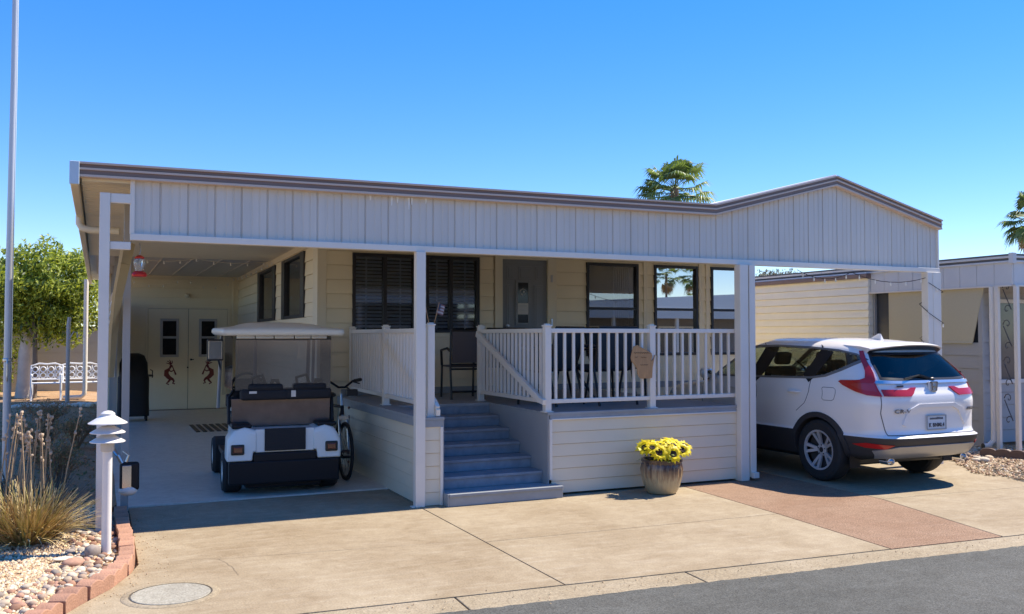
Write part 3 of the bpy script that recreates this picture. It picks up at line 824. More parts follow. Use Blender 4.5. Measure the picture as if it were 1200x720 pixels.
# windscreen
w = MB(); rows = []
for z in [1.10+.02*i for i in range(25)]:
    rows.append([surf((1 if u >= 0 else -1)*np.interp(WW(z)*.9*abs(u), contour(z)[1][::-1][:690], contour(z)[0][::-1][:690]), z)+Vector((0,.004,.004)) for u in np.linspace(-1, 1, 24)])
w.add([p for r in rows for p in r], [(j*24+i, j*24+i+1, (j+1)*24+i+1, (j+1)*24+i) for j in range(len(rows)-1) for i in range(23)])
w.build('windscreen', M_cargf, car, smooth=True)
for sd in (-1, 1):
    po = poly_side(sideglass, sd); pi = inset(po, .024)
    chrome = MB(); overlay(chrome, po, .005, pi); chrome.build('window_trim', mat('window_trim_grey', (.16,.15,.135), .4) if sd < 0 else MATS['window_trim_grey'], car, smooth=True)
    g = MB(); V, F = fill(pi, None, .03, .05); g.add([surf(*v)+snorm(*v)*.001 for v in V], F)
    # front part of the glass is clear, behind the rear door it is tinted
    gl_ = g.build('side_glass', [M_carg, M_cargf], car, smooth=True)
    gl_.data.polygons.foreach_set('material_index', [1 if sum(gl_.data.vertices[i].co.y for i in p.vertices)/len(p.vertices) > -.25 else 0 for p in gl_.data.polygons])
    pl = MB()
    for a, b, w_ in (((-.14,1.16),(-.26,1.60),.13), ((-1.10,1.18),(-1.28,1.57),.10), ((.66,1.15),(.60,1.36),.03)):
        pts = dl([(sS(a[0],a[1],sd),a[1]),(sS(b[0],b[1],sd),b[1])]); ribbon(pl, [q for q in pts if inside(q, po)], w_, .0035)
    pl.build('pillar', M_black, car, smooth=True, each=True)
    ar = MB()
    for ax in (AXR, AXF):
        ca = []; ci = []
        for k in range(33):
            th = R(-28) + R(236)*k/32
            y, z = ax + .455*math.cos(th), WZ+.445*math.sin(th); y2, z2 = ax+.385*math.cos(th), WZ+.385*math.sin(th)
            ca.append((y, max(z, .285))); ci.append((y2, max(z2, .285)))
        n = len(ca); vv = []
        for (a, b) in zip(ca, ci):
            for (y, z), dd_ in ((a, .0), (a, .016), (b, .016), (b, -.12)):
                s = sS(y, z, sd); vv.append(surf(s, z)+Vector((sd*dd_, 0, 0)))
        ar.add(vv, [(4*i+k, 4*i+k+1, 4*i+5+k, 4*i+4+k) for i in range(n-1) for k in range(3)])
    ar.build('wheel_arch', M_clad, car, smooth=True, each=True)
    ln = MB()
    for ax in (AXR, AXF):
        q = [(ax+.41*math.cos(R(180)*k/18), WZ+.41*math.sin(R(180)*k/18)) for k in range(19)]
        xo, xi = sd*.86, sd*.55
        ln.add([(xo, y, z) for y, z in q]+[(xi, y, z) for y, z in q], [(i, i+1, 20+i, 19+i) for i in range(18)])
        ln.add([(xi, y, z) for y, z in q]+[(xi, ax, .2)], [(i, i+1, 19) for i in range(18)])
    ln.build('wheel_well', M_black, car, recalc=False)
    sm = MB()
    ribbon(sm, dl(poly_side([(-1.20,1.19),(-1.17,1.0),(-1.12,.90),(-.98,.80)], sd)), .008, .001)
    ribbon(sm, dl(poly_side([(-.20,1.16),(-.20,.60)], sd)), .008, .001)
    ribbon(sm, dl(poly_side([(.92,1.0),(.86,.60)], sd)), .008, .001)
    fp = [(-1.36,1.065),(-1.33,1.085),(-1.17,1.085),(-1.155,1.07),(-1.165,.955),(-1.19,.935),(-1.31,.935),(-1.345,.95)]
    if sd < 0: ribbon(sm, dl(poly_side([(y-.24, z+.02) for y, z in fp], sd)+[(sS(-1.60,1.085,sd),1.085)]), .006, .001)
    sm.build('panel_gap', mat('panel_gap', (.10,.10,.105), .6) if sd < 0 else MATS['panel_gap'], car, each=True)
    hd = MB()
    for y0 in (-1.06, .12):
        pts = [surf(sS(y0+.22*k/6, 1.03, sd), 1.03)+Vector((sd*(.03 if 0 < k < 6 else .004), 0, 0)) for k in range(7)]
        hd.tube(pts, [.010,.016,.018,.018,.018,.016,.010], 8)
    hd.build('door_handle', M_car, car, smooth=True, each=True)
    mr = MB(); c = surf(sS(.80, 1.16, sd), 1.16); mr.ball((c.x+sd*.13, .83, 1.19), (.11,.07,.085), 14, 10); mr.beam((c.x, .84, 1.12), (c.x+sd*.1, .84, 1.15), .06, .05)
    mm = mr.build('wing_mirror', M_car, car, smooth=True)
    mg = MB(); mg.ball((c.x+sd*.13, .775, 1.19), (.09,.02,.065), 14, 8); mg.build('mirror_glass', mat('mirror_silver', (.8,.85,.9), .03, 1.0) if sd < 0 else MATS['mirror_silver'], mm, smooth=True)
    # tail lamp: upright by the rear window, foot reaching over the tailgate and round the side
    up = poly_rear([(sd*.655,1.50),(sd*.735,1.50)]) ; 
    ro = lambda x, z, ds: (sR(sd*x, z)+sd*ds, z)
    q = [ro(.592,1.525,0), ro(.592,1.525,.05), ro(.652,1.42,.062), ro(.70,1.30,.078), ro(.735,1.225,.10), ro(.745,1.205,.16), (sS(-1.84,1.20,sd),1.20), (sS(-1.66,1.195,sd),1.195), (sS(-1.63,1.18,sd),1.18),
         (sS(-1.70,1.14,sd),1.14), (sS(-1.88,1.075,sd),1.075), (sS(-2.02,1.04,sd),1.04), (sR(sd*.745,1.03),1.03), (sR(sd*.75,1.17),1.17), (sR(sd*.705,1.28),1.28), (sR(sd*.652,1.42),1.42)]
    tl = MB(); overlay(tl, q, .016, dd=.02, g=.03); tl_o = tl.build('tail_light', M_lens, car, smooth=True, angle=50)
    q2 = [(sR(sd*.73,1.105),1.105), (sR(sd*.73,1.035),1.035), (sR(sd*.40,1.03),1.03), (sR(sd*.345,1.06),1.06), (sR(sd*.275,1.125),1.125), (sR(sd*.36,1.125),1.125), (sR(sd*.43,1.10),1.10)]
    t2 = MB(); overlay(t2, q2, .014, dd=.02, g=.03); t2.build('tail_light', M_lens, car, smooth=True, angle=50)
    i1 = [ro(.745,1.17,.02), ro(.745,1.17,.10), (sS(-1.86,1.17,sd),1.17), (sS(-1.80,1.15,sd),1.15), (sS(-1.93,1.10,sd),1.10), ro(.75,1.075,.02)]
    t3 = MB(); overlay(t3, i1, .019, dd=.02, g=.03); t3.build('lamp_cell', M_lens2, tl_o, smooth=True)
    rfp = [(sR(sd*.66,.50),.50),(sR(sd*.85,.515),.515),(sR(sd*.88,.49),.49),(sR(sd*.84,.462),.462),(sR(sd*.72,.455),.455)]
    t4 = MB(); overlay(t4, rfp, .008, dd=.02, g=.03); t4.build('reflector', M_lens, car, smooth=True)
    ex = MB(); ex.lathe([(0,.05),(.033,.05),(.034,.12),(.04,.12),(.04,0)], 16, (0,0,0), Matrix.Rotation(R(90), 3, 'X')); ex.v = [(x*1.5+sd*.60, y-2.02, z+.305) for x, y, z in ex.v]; ex.build('exhaust_tip', M_chrome, car, smooth=True)
# rear window
po = rearglass; pi = inset(po, .028)
m = MB(); overlay(m, po, .004, pi); m.build('rear_window_trim', M_black, car, smooth=True)
m = MB(); V, F = fill(pi, None, .03, .05); m.add([surf(*v)+snorm(*v)*.002 for v in V], F); m.build('rear_window', M_carr, car, smooth=True)
# spoiler
m = MB(); n = 28; vv = []
for k in range(n+1):
    u = -1+2*k/n; x = .60*u; e = abs(u)**3
    zr = 1.626-.052*abs(u)**2.5; yt = -2.03+.17*e
    vv += [(x, -1.45, zr+.026), (x, yt+.16, zr+.012), (x, yt+.02, zr-.010), (x, yt, zr-.022), (x, yt+.02, zr-.036), (x*.97, -1.86+.10*e, zr-.10)]
m.add(vv, [(6*i+k, 6*i+k+1, 6*i+7+k, 6*i+6+k) for i in range(n) for k in range(4)])
m.m = 1; m.add(vv, [(6*i+4, 6*i+5, 6*i+11, 6*i+10) for i in range(n)])
m.m = 0; m.add(vv, [(0,1,2,3,4,5), tuple(6*n+k for k in (5,4,3,2,1,0))])
m.build('spoiler', [M_car, M_black], car, smooth=True, angle=50)
# chrome bar, tailgate relief, seams
m = MB(); overlay(m, [(sR(-.76,1.168),1.168),(sR(.76,1.168),1.168),(sR(.74,1.197),1.197),(sR(-.74,1.197),1.197)], .016, dd=.03); m.build('chrome_bar', mat('satin_chrome', (.72,.71,.69), .3, .9), car, smooth=True, angle=40)
m = MB(); P = lambda x, z: surf(sR(x, z), z)
pr_ = [(-.47,.655),(.47,.655),(.40,.80),(.33,.885),(-.33,.885),(-.40,.80)]
def relief(s, z):  # number plate recess lip
    return surf(s, z)
a = [(-.56,.885),(-.36,.945),(.36,.945),(.56,.885),(.66,.72),(.60,.70),(.47,.86),(.34,.905),(-.34,.905),(-.47,.86),(-.60,.70),(-.66,.72)]
overlay(m, poly_rear([(x*.80, z) for x, z in a]), .014, dd=.03); m.build('tailgate_crease', M_car, car, smooth=True, angle=60)
m = MB()
for sd in (-1, 1):
    ribbon(m, dl(poly_rear([(sd*.755,1.03),(sd*.76,.85),(sd*.73,.70),(sd*.71,.60)])), .010, .0015)
ribbon(m, dl(poly_rear([(-.71,.605),(.71,.605)])), .010, .0015)
m.build('panel_gap', MATS['panel_gap'], car)
# bumper skid
m = MB(); overlay(m, poly_rear([(-.74,.345),(.74,.345),(.80,.43),(.60,.485),(-.60,.485),(-.80,.43)]), .012, dd=.03); m.build('bumper_skid', M_silver, car, smooth=True, angle=40)
# number plate
m = MB(); yb = YR(.75); m.box(-.155,.155, yb-.016, yb-.004, .655,.81); pt_ = m.build('number_plate', mat('plate_pale', (.55,.60,.64), .4), car, bevel=.004)
m = MB(); ring(m, -.16,.16,.65,.815,.012, yb-.022, yb-.0165); m.build('plate_frame', mat('plate_frame', (.30,.32,.34), .4), pt_)
def text(s, size, name, mt, parent, origin, depth=.003, shear=0.0, conform=False, sx=1.0, bold=0.0):
    cu = bpy.data.curves.new(name, 'FONT'); cu.body = s; cu.size = size; cu.extrude = depth; cu.align_x = 'CENTER'; cu.shear = shear; cu.offset = bold; cu.space_character = 1.12
    tmp = bpy.data.objects.new(name, cu); COL.objects.link(tmp)
    bpy.context.view_layer.update()
    me = bpy.data.meshes.new_from_object(tmp.evaluated_get(bpy.context.evaluated_depsgraph_get()))
    bpy.data.objects.remove(tmp); me.name = name
    M = Matrix.Rotation(R(90), 4, 'X')
    me.transform(Matrix.Translation(origin) @ M @ Matrix.Diagonal((sx, 1, 1, 1)))
    me.materials.clear(); me.materials.append(mt)
    if conform:
        for v in me.vertices:
            z = v.co.z; q = sR(v.co.x, z); v.co = surf(q, z) + snorm(q, z)*(.006 if v.co.y > origin[1] else .017)
    o = bpy.data.objects.new(name, me); COL.objects.link(o); o.parent = parent; return o
M_plk = mat('plate_ink', (.035,.04,.06), .5)
text('K BNML4', .060, 'plate_characters', M_plk, pt_, (0, yb-.018, .684), sx=.95, bold=.0012)
m = MB(); random.seed(4)
for k in range(11): m.box(-.11+.02*k, -.096+.02*k, yb-.018, yb-.0165, .765, .785+.006*random.random())
m.build('plate_banner', M_plk, pt_)
text('CR-V', .062, 'model_badge', mat('badge_grey', (.20,.20,.21), .3, .6), car, (-.53, YR(.86)+.012, .85), conform=True, sx=1.45)
text('AWD', .05, 'drive_badge', MATS['badge_grey'], car, (.60, YR(.87), .86), conform=True, sx=1.2)
m = MB(); m.box(-.57,-.47, YR(1.145)-.012, YR(1.145)-.004, 1.135,1.155); m.build('dealer_badge', M_plk, car)
m = MB(); ye = YR(1.13)-.03
fr_ = [(-.058,1.195),(.058,1.195),(.066,1.18),(.052,1.075),(.04,1.065),(-.04,1.065),(-.052,1.075),(-.066,1.18)]
for i in range(8):
    a, b = fr_[i], fr_[(i+1) % 8]; m.beam((a[0], ye, a[1]), (b[0], ye, b[1]), .012, .012, (0,1,0))
m.beam((-.04,ye,1.185),(-.026,ye,1.08), .014, .016, (0,1,0)); m.beam((.04,ye,1.185),(.026,ye,1.08), .014, .016, (0,1,0)); m.beam((-.032,ye,1.128),(.032,ye,1.128), .014, .016, (0,1,0))
m.v = [(x*.85, y, 1.135+(z-1.13)*.8) for x, y, z in m.v]
m.build('emblem', M_chrome, car)
m = MB(); m.prism([(-.06,1.085),(.06,1.085),(.07,1.19),(-.07,1.19)], 'xz', ye+.008, ye+.03); m.build('emblem_mount', M_car, car, bevel=.006)
# rear wiper, shark fin
m = MB(); yy = YR(1.24); m.beam((.02,yy-.03,1.215),(-.16,YR(1.27)-.035,1.262),.025,.022); m.beam((-.16,YR(1.27)-.035,1.262),(-.43,YR(1.225)-.03,1.225),.022,.014); m.ball((.03,yy-.03,1.215),(.05,.025,.022)); m.build('rear_wiper', M_black, car, smooth=True)
m = MB(); m.add([(0,-1.28,1.665),(-.03,-1.50,1.655),(.03,-1.50,1.655),(0,-1.48,1.735),(0,-1.44,1.74)], [(0,1,3,4),(0,4,3,2),(1,2,3)]); m.build('roof_antenna', M_car, car, bevel=.006)
# underside, seats, dash
m = MB(); m.box(-.72,.72,-1.75,2.0,.22,.30); m.build('underbody', M_black, car, bevel=.02)
m = MB(); m.box(-.80,.80,-1.95,1.0,.56,.60); m.box(-.78,.78,.72,1.06,.85,1.12); m.build('cabin_floor', M_int, car)
for x in (-.37,.37):
    m = MB(); M_ = Matrix.Translation((x,-.05,.70)) @ Matrix.Rotation(R(14),4,'X')
    m.box(-.24,.24,.0,.14,.0,.60,M_); m.box(-.24,.24,.02,.5,-.1,.06,Matrix.Translation((x,-.02,.72))); m.box(-.13,.13,.02,.12,.63,.80,M_)
    m.build('front_seat', M_int, car, bevel=.045, seg=3)
m = MB(); M_ = Matrix.Translation((0,-1.02,.70)) @ Matrix.Rotation(R(16),4,'X')
m.box(-.64,.64,0,.14,0,.55,M_); m.box(-.64,.64,.02,.5,-.1,.05,Matrix.Translation((0,-1.0,.70)))
for x in (-.40,0,.40): m.box(x-.13,x+.13,.02,.12,.55,.72,M_)
m.build('rear_seat', M_int, car, bevel=.04, seg=3)
m = MB(); m.tube([(-.37+.18*math.cos(t),.52+.05*math.sin(t),1.06+.17*math.sin(t)) for t in np.linspace(0,2*math.pi,20)[:-1]], .016, 8, closed=True); m.build('steering_wheel', M_int, car, smooth=True)
# front face
m = MB()
for sd in (-1,1): overlay(m, [(sS(1.62,.93,sd),.93),(sS(1.95,.93,sd),.93),(sS(2.08,.86,sd),.86),(sS(2.0,.80,sd),.80),(sS(1.7,.86,sd),.86)], .008)
m.build('headlight', mat('headlight_lens', (.5,.52,.55), .1, coat=1.0), car, smooth=True)
# wheels
def car_wheel(x, y, sd):
    M_ = Matrix.Rotation(R(90)*sd, 3, 'Y')
    c = (x, y, WZ-.004)
    t = MB(); Rr = .362
    t.lathe([(.225,-.10),(.245,-.115),(.32,-.118),(.35,-.10),(Rr,-.07),(Rr,.07),(.35,.10),(.32,.118),(.245,.115),(.225,.10)], 48, c, M_, caps=False)
    ty = t.build('wheel', M_tyre, car, smooth=True, angle=30)
    r = MB(); r.lathe([(.0,.02),(.20,.02),(.222,.03),(.222,-.10),(.228,-.105)], 40, c, M_, caps=False); r.build('rim_barrel', M_alloyd, ty, smooth=True)
    r = MB(); r.lathe([(.212,.085),(.214,.108),(.236,.112),(.238,.09)], 48, c, M_, caps=False)
    for k in range(5):
        th = 2*math.pi*k/5 + .3
        for tw in (-.17, .17):
            d0 = th+tw*.35; d1 = th+tw*1.15
            def pt(rad, ang, h): return Vector(c) + M_ @ Vector((rad*math.cos(ang), rad*math.sin(ang), h))
            wv = .13
            vv = [pt(.05,d0-.32,.05),pt(.05,d0+.32,.05),pt(.216,d1+.085,.098),pt(.216,d1-.085,.098),pt(.05,d0-.32,.03),pt(.05,d0+.32,.03),pt(.216,d1+.085,.06),pt(.216,d1-.085,.06)]
            r.add(vv, [(0,1,2,3),(7,6,5,4),(0,4,5,1),(1,5,6,2),(2,6,7,3),(3,7,4,0)])
    r.lathe([(.07,.03),(.07,.055),(.035,.062),(.0,.062)], 24, c, M_, caps=False)
    r.build('alloy_rim', M_alloy, ty, smooth=True, angle=25)
    h = MB(); h.lathe([(.032,.062),(.030,.066),(0,.067)], 20, c, M_, caps=False)
    for k in range(5):
        a = 2*math.pi*k/5; h.cyl(Vector(c)+M_@Vector((.055*math.cos(a),.055*math.sin(a),.055)), Vector(c)+M_@Vector((.055*math.cos(a),.055*math.sin(a),.064)), .008, n=8)
    h.build('hub_cap', M_alloyd, ty, smooth=True)
for sd in (-1,1):
    car_wheel(sd*.795, AXR, sd); car_wheel(sd*.795, AXF, sd)
    f = MB(); f.box(sd*.70, sd*.86, AXR-.45, AXR-.44, .20,.46); f.build('mud_flap', M_plast, car)
# ---------------------------------------------------------------- GOLF CART
M_cartw = mat('cart_white_plastic', (.76,.80,.77), .35, coat=.4)
M_cartroof = mat('cart_cream_roof', (.72,.70,.60), .4)
M_brownpl = mat('brown_tinted_panel', (.19,.12,.09), .12, var=.3, scale=6, coat=.6)
M_vinyl = glassy('clear_vinyl', (.33,.33,.36), .16, .10, (.72,.74,.82))
M_seat = mat('black_vinyl_seat', (.010,.010,.016), .5, spec=.2)
M_greym = mat('grey_metal_tube', (.34,.34,.34), .4)
cart = thing('golf_cart', 'white golf cart with cream roof and brown rear panel parked in the left carport', 'golf cart', (-1.11, 1.18, .012), R(-2.5))
def hull(name, secs, mt, parent, n=None, **k):
    """loft of closed polygons in xz at given y: secs = [(y, [(x,z)...])]"""
    m = MB(); N = len(secs[0][1]); vs = []
    for y, p in secs: vs += [(x, y, z) for x, z in p]
    fs = [(i*N+j, i*N+(j+1) % N, (i+1)*N+(j+1) % N, (i+1)*N+j) for i in range(len(secs)-1) for j in range(N)]
    fs += [tuple(range(N)), tuple((len(secs)-1)*N+j for j in range(N-1, -1, -1))]
    m.add(vs, fs); return m.build(name, mt, parent, **k)
for sd in (-1, 1):
    p0 = [(sd*.30,.47),(sd*.30,.66),(sd*.42,.70),(sd*.52,.665),(sd*.59,.56),(sd*.60,.375),(sd*.345,.375),(sd*.335,.47)]
    p1 = [(x*1.005, z+.035 if z > .5 else z) for x, z in p0]
    p2 = [(x*1.0, z+.05 if z > .5 else z) for x, z in p0]
    hull('rear_fender', [(.0, [(x*.985, z*.99+.004) for x, z in p0]), (.03, p1), (.34, p2), (.42, [(x*.97, z) for x, z in p2])], M_cartw, cart, bevel=.022, seg=3, smooth=True)
    m = MB(); m.box(sd*.345, sd*.555, .03,.40,.715,.765); m.build('shoulder_pad', M_plast, cart, bevel=.022, seg=3)
    m = MB(); m.box(sd*.425, sd*.56, -.02,.005,.445,.555) ; b = m.build('tail_light', M_black, cart, bevel=.012)
    m = MB(); m.box(sd*.447, sd*.538, -.028,-.014,.468,.532); m.build('lens', mat('cart_lens', (.10,.008,.012), .2, coat=.8) if sd < 0 else MATS['cart_lens'], b, bevel=.008)
m = MB(); m.box(-.31,.31,.02,.9,.46,.705); m.build('rear_cowl', M_cartw, cart, bevel=.01)
m = MB(); m.box(-.215,.215,-.004,.03,.475,.712); m.build('bagwell_mat', M_blackm, cart, bevel=.006)
m = MB(); m.box(-.33,.33,-.005,.06,.36,.455); m.box(-.58,.58,-.01,.10,.13,.37); m.box(-.40,.40,.10,.9,.07,.20); m.box(-.45,.45,.05,1.9,.12,.36); m.build('bumper_and_shade_box', M_plast, cart, bevel=.015)  # the low black box closes the gap below, standing in for shade
m = MB(); m.box(-.56,.56,.9,1.75,.30,.36); m.build('floor_board', M_plast, cart, bevel=.01)
# seats and their brown back panel
m = MB(); m.box(-.52,.52,.50,1.0,.72,.84); m.build('seat', M_seat, cart, bevel=.04, seg=3)
for x in (-.27,.27):
    m = MB(); m.box(x-.25,x+.25,.42,.54,.84,1.12); m.build('backrest', M_seat, cart, bevel=.045, seg=3)
m = MB(); m.prism([(-.525,.715),(.525,.715),(.535,1.015),(-.535,1.015)], 'xz', .31, .325); m.build('rear_panel', M_brownpl, cart, bevel=.004)
m = MB(); m.tube([(-.56,.30,.74),(-.56,.36,1.02),(-.50,.44,1.10)], .018, 8); m.tube([(.56,.30,.74),(.56,.36,1.02),(.50,.44,1.10)], .018, 8); m.tube([(-.56,.36,1.02),(.56,.36,1.02)], .014, 8)
m.build('hip_rail', M_plast, cart, smooth=True)
# front cowl, dash, wheel
hull('front_cowl', [(1.55,[(-.42,.36),(.42,.36),(.42,.80),(-.42,.80)]),(1.8,[(-.43,.34),(.43,.34),(.42,.82),(-.42,.82)]),(2.15,[(-.42,.34),(.42,.34),(.40,.72),(-.40,.72)]),(2.28,[(-.42,.36),(.42,.36),(.38,.62),(-.38,.62)])], M_cartw, cart, bevel=.03, seg=3, smooth=True)
m = MB(); m.box(-.50,.50,1.46,1.56,.84,1.0); m.build('dashboard', M_plast, cart, bevel=.03, seg=3)
m = MB(); m.tube([(-.27+.18*math.cos(t),1.30+.07*math.sin(t),1.09+.16*math.sin(t)) for t in np.linspace(0,2*math.pi,24)[:-1]], .016, 8, closed=True); m.tube([(-.27,1.30,1.09),(-.27,1.52,.9)], .02, 8); m.tube([(-.44,1.3,1.09),(-.1,1.3,1.09)], .012, 6); m.build('steering_wheel', M_plast, cart, smooth=True)
# roof
def rr(hx, z, n=6, r=.12, y0=0, y1=1): pass
def roofsec(y, hx, zb, ed, h, hump):
    top = []
    for k in range(29):
        u = 1-2*k/28; z = zb+ed+h*(1-abs(u)**2.6)+hump*(1/(1+math.exp((abs(u)-.60)*30)))
        top.append((hx*u, z))
    return (y, [(-hx*.99,zb),(hx*.99,zb),(hx+.014,zb+ed*.35),(hx+.010,zb+ed*.8)]+top+[(-hx-.010,zb+ed*.8),(-hx-.014,zb+ed*.35)])
hull('roof', [roofsec(.06,.56,1.722,.03,.004,0), roofsec(.075,.625,1.708,.062,.006,.0), roofsec(.13,.64,1.704,.072,.018,.004), roofsec(.30,.645,1.704,.075,.03,.030), roofsec(.9,.65,1.708,.078,.036,.036), roofsec(1.5,.645,1.715,.078,.03,.030), roofsec(1.9,.63,1.722,.068,.014,.004), roofsec(1.98,.56,1.735,.035,.004,0)], M_cartroof, cart, smooth=True, angle=60)
m = MB()
for sd in (-1, 1):
    m.tube([(sd*.28,.36,.90),(sd*.285,.34,1.2),(sd*.29,.30,1.72)], .02, 10)
    m.tube([(sd*.57,1.72,.82),(sd*.56,1.60,1.3),(sd*.55,1.48,1.73)], .02, 10)
m.tube([(-.29,.32,1.66),(.29,.32,1.66)], .012, 8)
m.build('roof_strut', M_greym, cart, smooth=True, each=True)
m = MB()
m.quad((-.50,.275,1.11),(.53,.275,1.11),(.53,.245,1.665),(-.50,.245,1.665)); m.build('rear_curtain', M_vinyl, cart, recalc=False)
for sd in (-1,1):
    m = MB(); m.quad((sd*.53,.285,1.11),(sd*.55,1.05,1.11),(sd*.55,1.05,1.70),(sd*.53,.255,1.70)); m.build('side_curtain', M_vinyl, cart, recalc=False)
m = MB(); m.quad((-.53,1.68,.98),(.53,1.68,.98),(.52,1.52,1.70),(-.52,1.52,1.70)); m.build('windscreen', glassy('cart_windscreen', (.75,.76,.78), .05), cart, recalc=False)
m = MB(); m.beam((-.50,.245,1.665),(.53,.245,1.665),.012,.014); m.beam((-.50,.275,1.11),(.53,.275,1.11),.012,.014); m.build('curtain_hem', M_black, cart, each=True)
# five-panel driving mirror under the roof and a round-cornered side mirror
m = MB(); xs = [-.50,-.30,-.10,.12,.30,.48]
for a, b in zip(xs[:-1], xs[1:]): m.box(a+.006,b-.006,.205,.215,1.672,1.722)
mm = m.build('rear_view_mirror', mat('cart_mirror', (.80,.78,.72), .25, .9), cart, bevel=.003)
m = MB(); m.box(-.505,.485,.216,.23,1.668,1.726); m.build('mirror_back', M_black, mm, bevel=.003)
m = MB(); m.box(-.775,-.60,.58,.605,1.425,1.665); sm_ = m.build('side_mirror', M_black, cart, bevel=.03, seg=3)
m = MB(); m.box(-.76,-.615,.572,.582,1.445,1.645); m.build('mirror_glass', mat('cart_side_glass', (.62,.6,.54), .12, .9), sm_, bevel=.004)
m = MB(); m.tube([(-.66,.64,1.47),(-.62,.8,1.36),(-.56,1.5,1.3)], .012, 8); m.tube([(-.62,.64,1.63),(-.59,.9,1.73)], .012, 8); m.build('mirror_arm', M_black, cart, smooth=True)
def small_wheel(par, x, y, r, w, mt, rim):
    t = MB(); M_ = Matrix.Rotation(R(90), 3, 'Y')
    t.lathe([(r*.55,-w),(r*.9,-w),(r,-w*.7),(r,w*.7),(r*.9,w),(r*.55,w)], 32, (x,y,r), M_, caps=False); o = t.build('wheel', mt, par, smooth=True, angle=30)
    q = MB(); q.lathe([(0,-w*.5),(r*.3,-w*.6),(r*.5,-w*.85),(r*.58,-w*.95),(r*.58,w*.95),(r*.5,w*.85),(r*.3,w*.6),(0,w*.5)], 28, (x,y,r), M_, caps=False); q.build('rim', rim, o, smooth=True)
for x in (-.52,.52):
    small_wheel(cart, x, .42, .225, .10, M_tyre, M_cartw); small_wheel(cart, x, 1.95, .225, .10, M_tyre, M_cartw)

# two black bags resting behind the seat backs
def bag(loc, lab, k):
    t = thing('black_bag', lab, 'bag', loc, group='black bags on the golf cart')
    m = MB(); m.box(-.255,.255,-.075,.075,.0,.115); m.box(-.17,.20,-.065,.065,.10,.175); m.build('pouch', M_blackm, t, bevel=.03, seg=3)
    m = MB(); m.tube([(-.12,0,.13),(-.13,0,.24),(-.02,0,.27),(.02,0,.15)], .018, 8); m.tube([(.07,0,.14),(.09,0,.21),(.14,0,.21),(.16,0,.14)], .022, 8); m.build('strap', M_blackm, t, smooth=True)
    m = MB(); x = -.20 if k else -.17; m.box(x, x+(.05 if k else .08), -.082,-.076,.03 if k else .075,.10); m.build('tag', M_white, t)
bag((-1.09-.20, 1.18+.30, 1.012), 'black bag with a wide white tag on the left half of the cart', 0)
bag((-1.09+.28, 1.18+.30, 1.012), 'black bag with a small upright tag on the right half of the cart', 1)

# ---------------------------------------------------------------- BICYCLE
bike = thing('bicycle', 'black and silver bicycle leaning by the deck wall to the right of the golf cart', 'bicycle', (-.27, 1.92, .012))
def bwheel(y):
    m = MB(); m.tube([(0, y+.325*math.cos(t), .335+.325*math.sin(t)) for t in np.linspace(0,2*math.pi,41)[:-1]], .021, 8, closed=True); o = m.build('wheel', M_tyre, bike, smooth=True)
    m = MB(); m.tube([(0, y+.298*math.cos(t), .335+.298*math.sin(t)) for t in np.linspace(0,2*math.pi,41)[:-1]], .010, 6, closed=True)
    for k in range(18):
        a = 2*math.pi*k/18; m.tube([((-1)**k*.025, y, .335),(0, y+.295*math.cos(a), .335+.295*math.sin(a))], .0018, 4)
    m.cyl((-.05,y,.335),(.05,y,.335),.018); m.build('rim', mat('dark_rim', (.05,.05,.05), .4), o, smooth=True)
bwheel(.0); bwheel(1.06)
m = MB()
H = (0,.18,.86); B = (0,.62,.30); T = (0,.80,.82); Rr = (0,1.06,.335)
for a, b, r in ((H,(0,.15,.75),.022),((0,.17,.80),B,.021),((0,.18,.85),T,.019),(B,T,.017),(B,(-.04,1.06,.335),.010),(B,(.04,1.06,.335),.010),(T,(-.04,1.06,.335),.009),(T,(.04,1.06,.335),.009)): m.cyl(a,b,r,n=10)
m.build('frame', M_plast, bike, smooth=True)
m = MB()
for sd in (-1,1): m.tube([(sd*.045,0,.335),(sd*.05,.08,.60),(sd*.045,.125,.72)], .017, 8)
m.beam((-.06,.125,.72),(.06,.125,.72),.05,.04); m.cyl((0,.15,.72),(0,.21,1.0),.018); m.build('fork', M_steel, bike, smooth=True)
m = MB(); m.tube([(-.26,.32,1.16),(-.14,.22,1.15),(-.04,.19,1.08),(.04,.19,1.08),(.14,.22,1.15),(.26,.32,1.16)], .014, 8); hb = m.build('handlebar', M_plast, bike, smooth=True)
m = MB()
for sd in (-1,1): m.tube([(sd*.17,.245,1.152),(sd*.27,.325,1.162)], .021, 8); m.tube([(sd*.13,.2,1.145),(sd*.22,.19,1.12)], .008, 6)
m.build('grip', M_black, hb, smooth=True)
m = MB(); m.ball((0,.86,.95),(.09,.14,.04)); m.cyl(T,(0,.84,.93),.013); m.build('saddle', M_black, bike, smooth=True)
m = MB(); m.cyl((-.07,.62,.30),(.07,.62,.30),.015); m.beam((.07,.62,.30),(.09,.50,.20),.02,.02); m.beam((-.07,.62,.30),(-.09,.74,.40),.02,.02); m.box(.08,.18,.46,.54,.185,.21); m.box(-.18,-.08,.70,.78,.39,.415); m.lathe([(.09,-.005),(.09,.005)], 20, (.05,.62,.30), Matrix.Rotation(R(90),3,'Y')); m.build('crank', M_plast, bike)
m = MB(); m.box(.03,.16,.05,.13,.98,1.06); m.tube([(.07,.1,1.06),(.05,.18,1.08)], .01, 6); m.build('basket_bag', M_black, bike, bevel=.02)

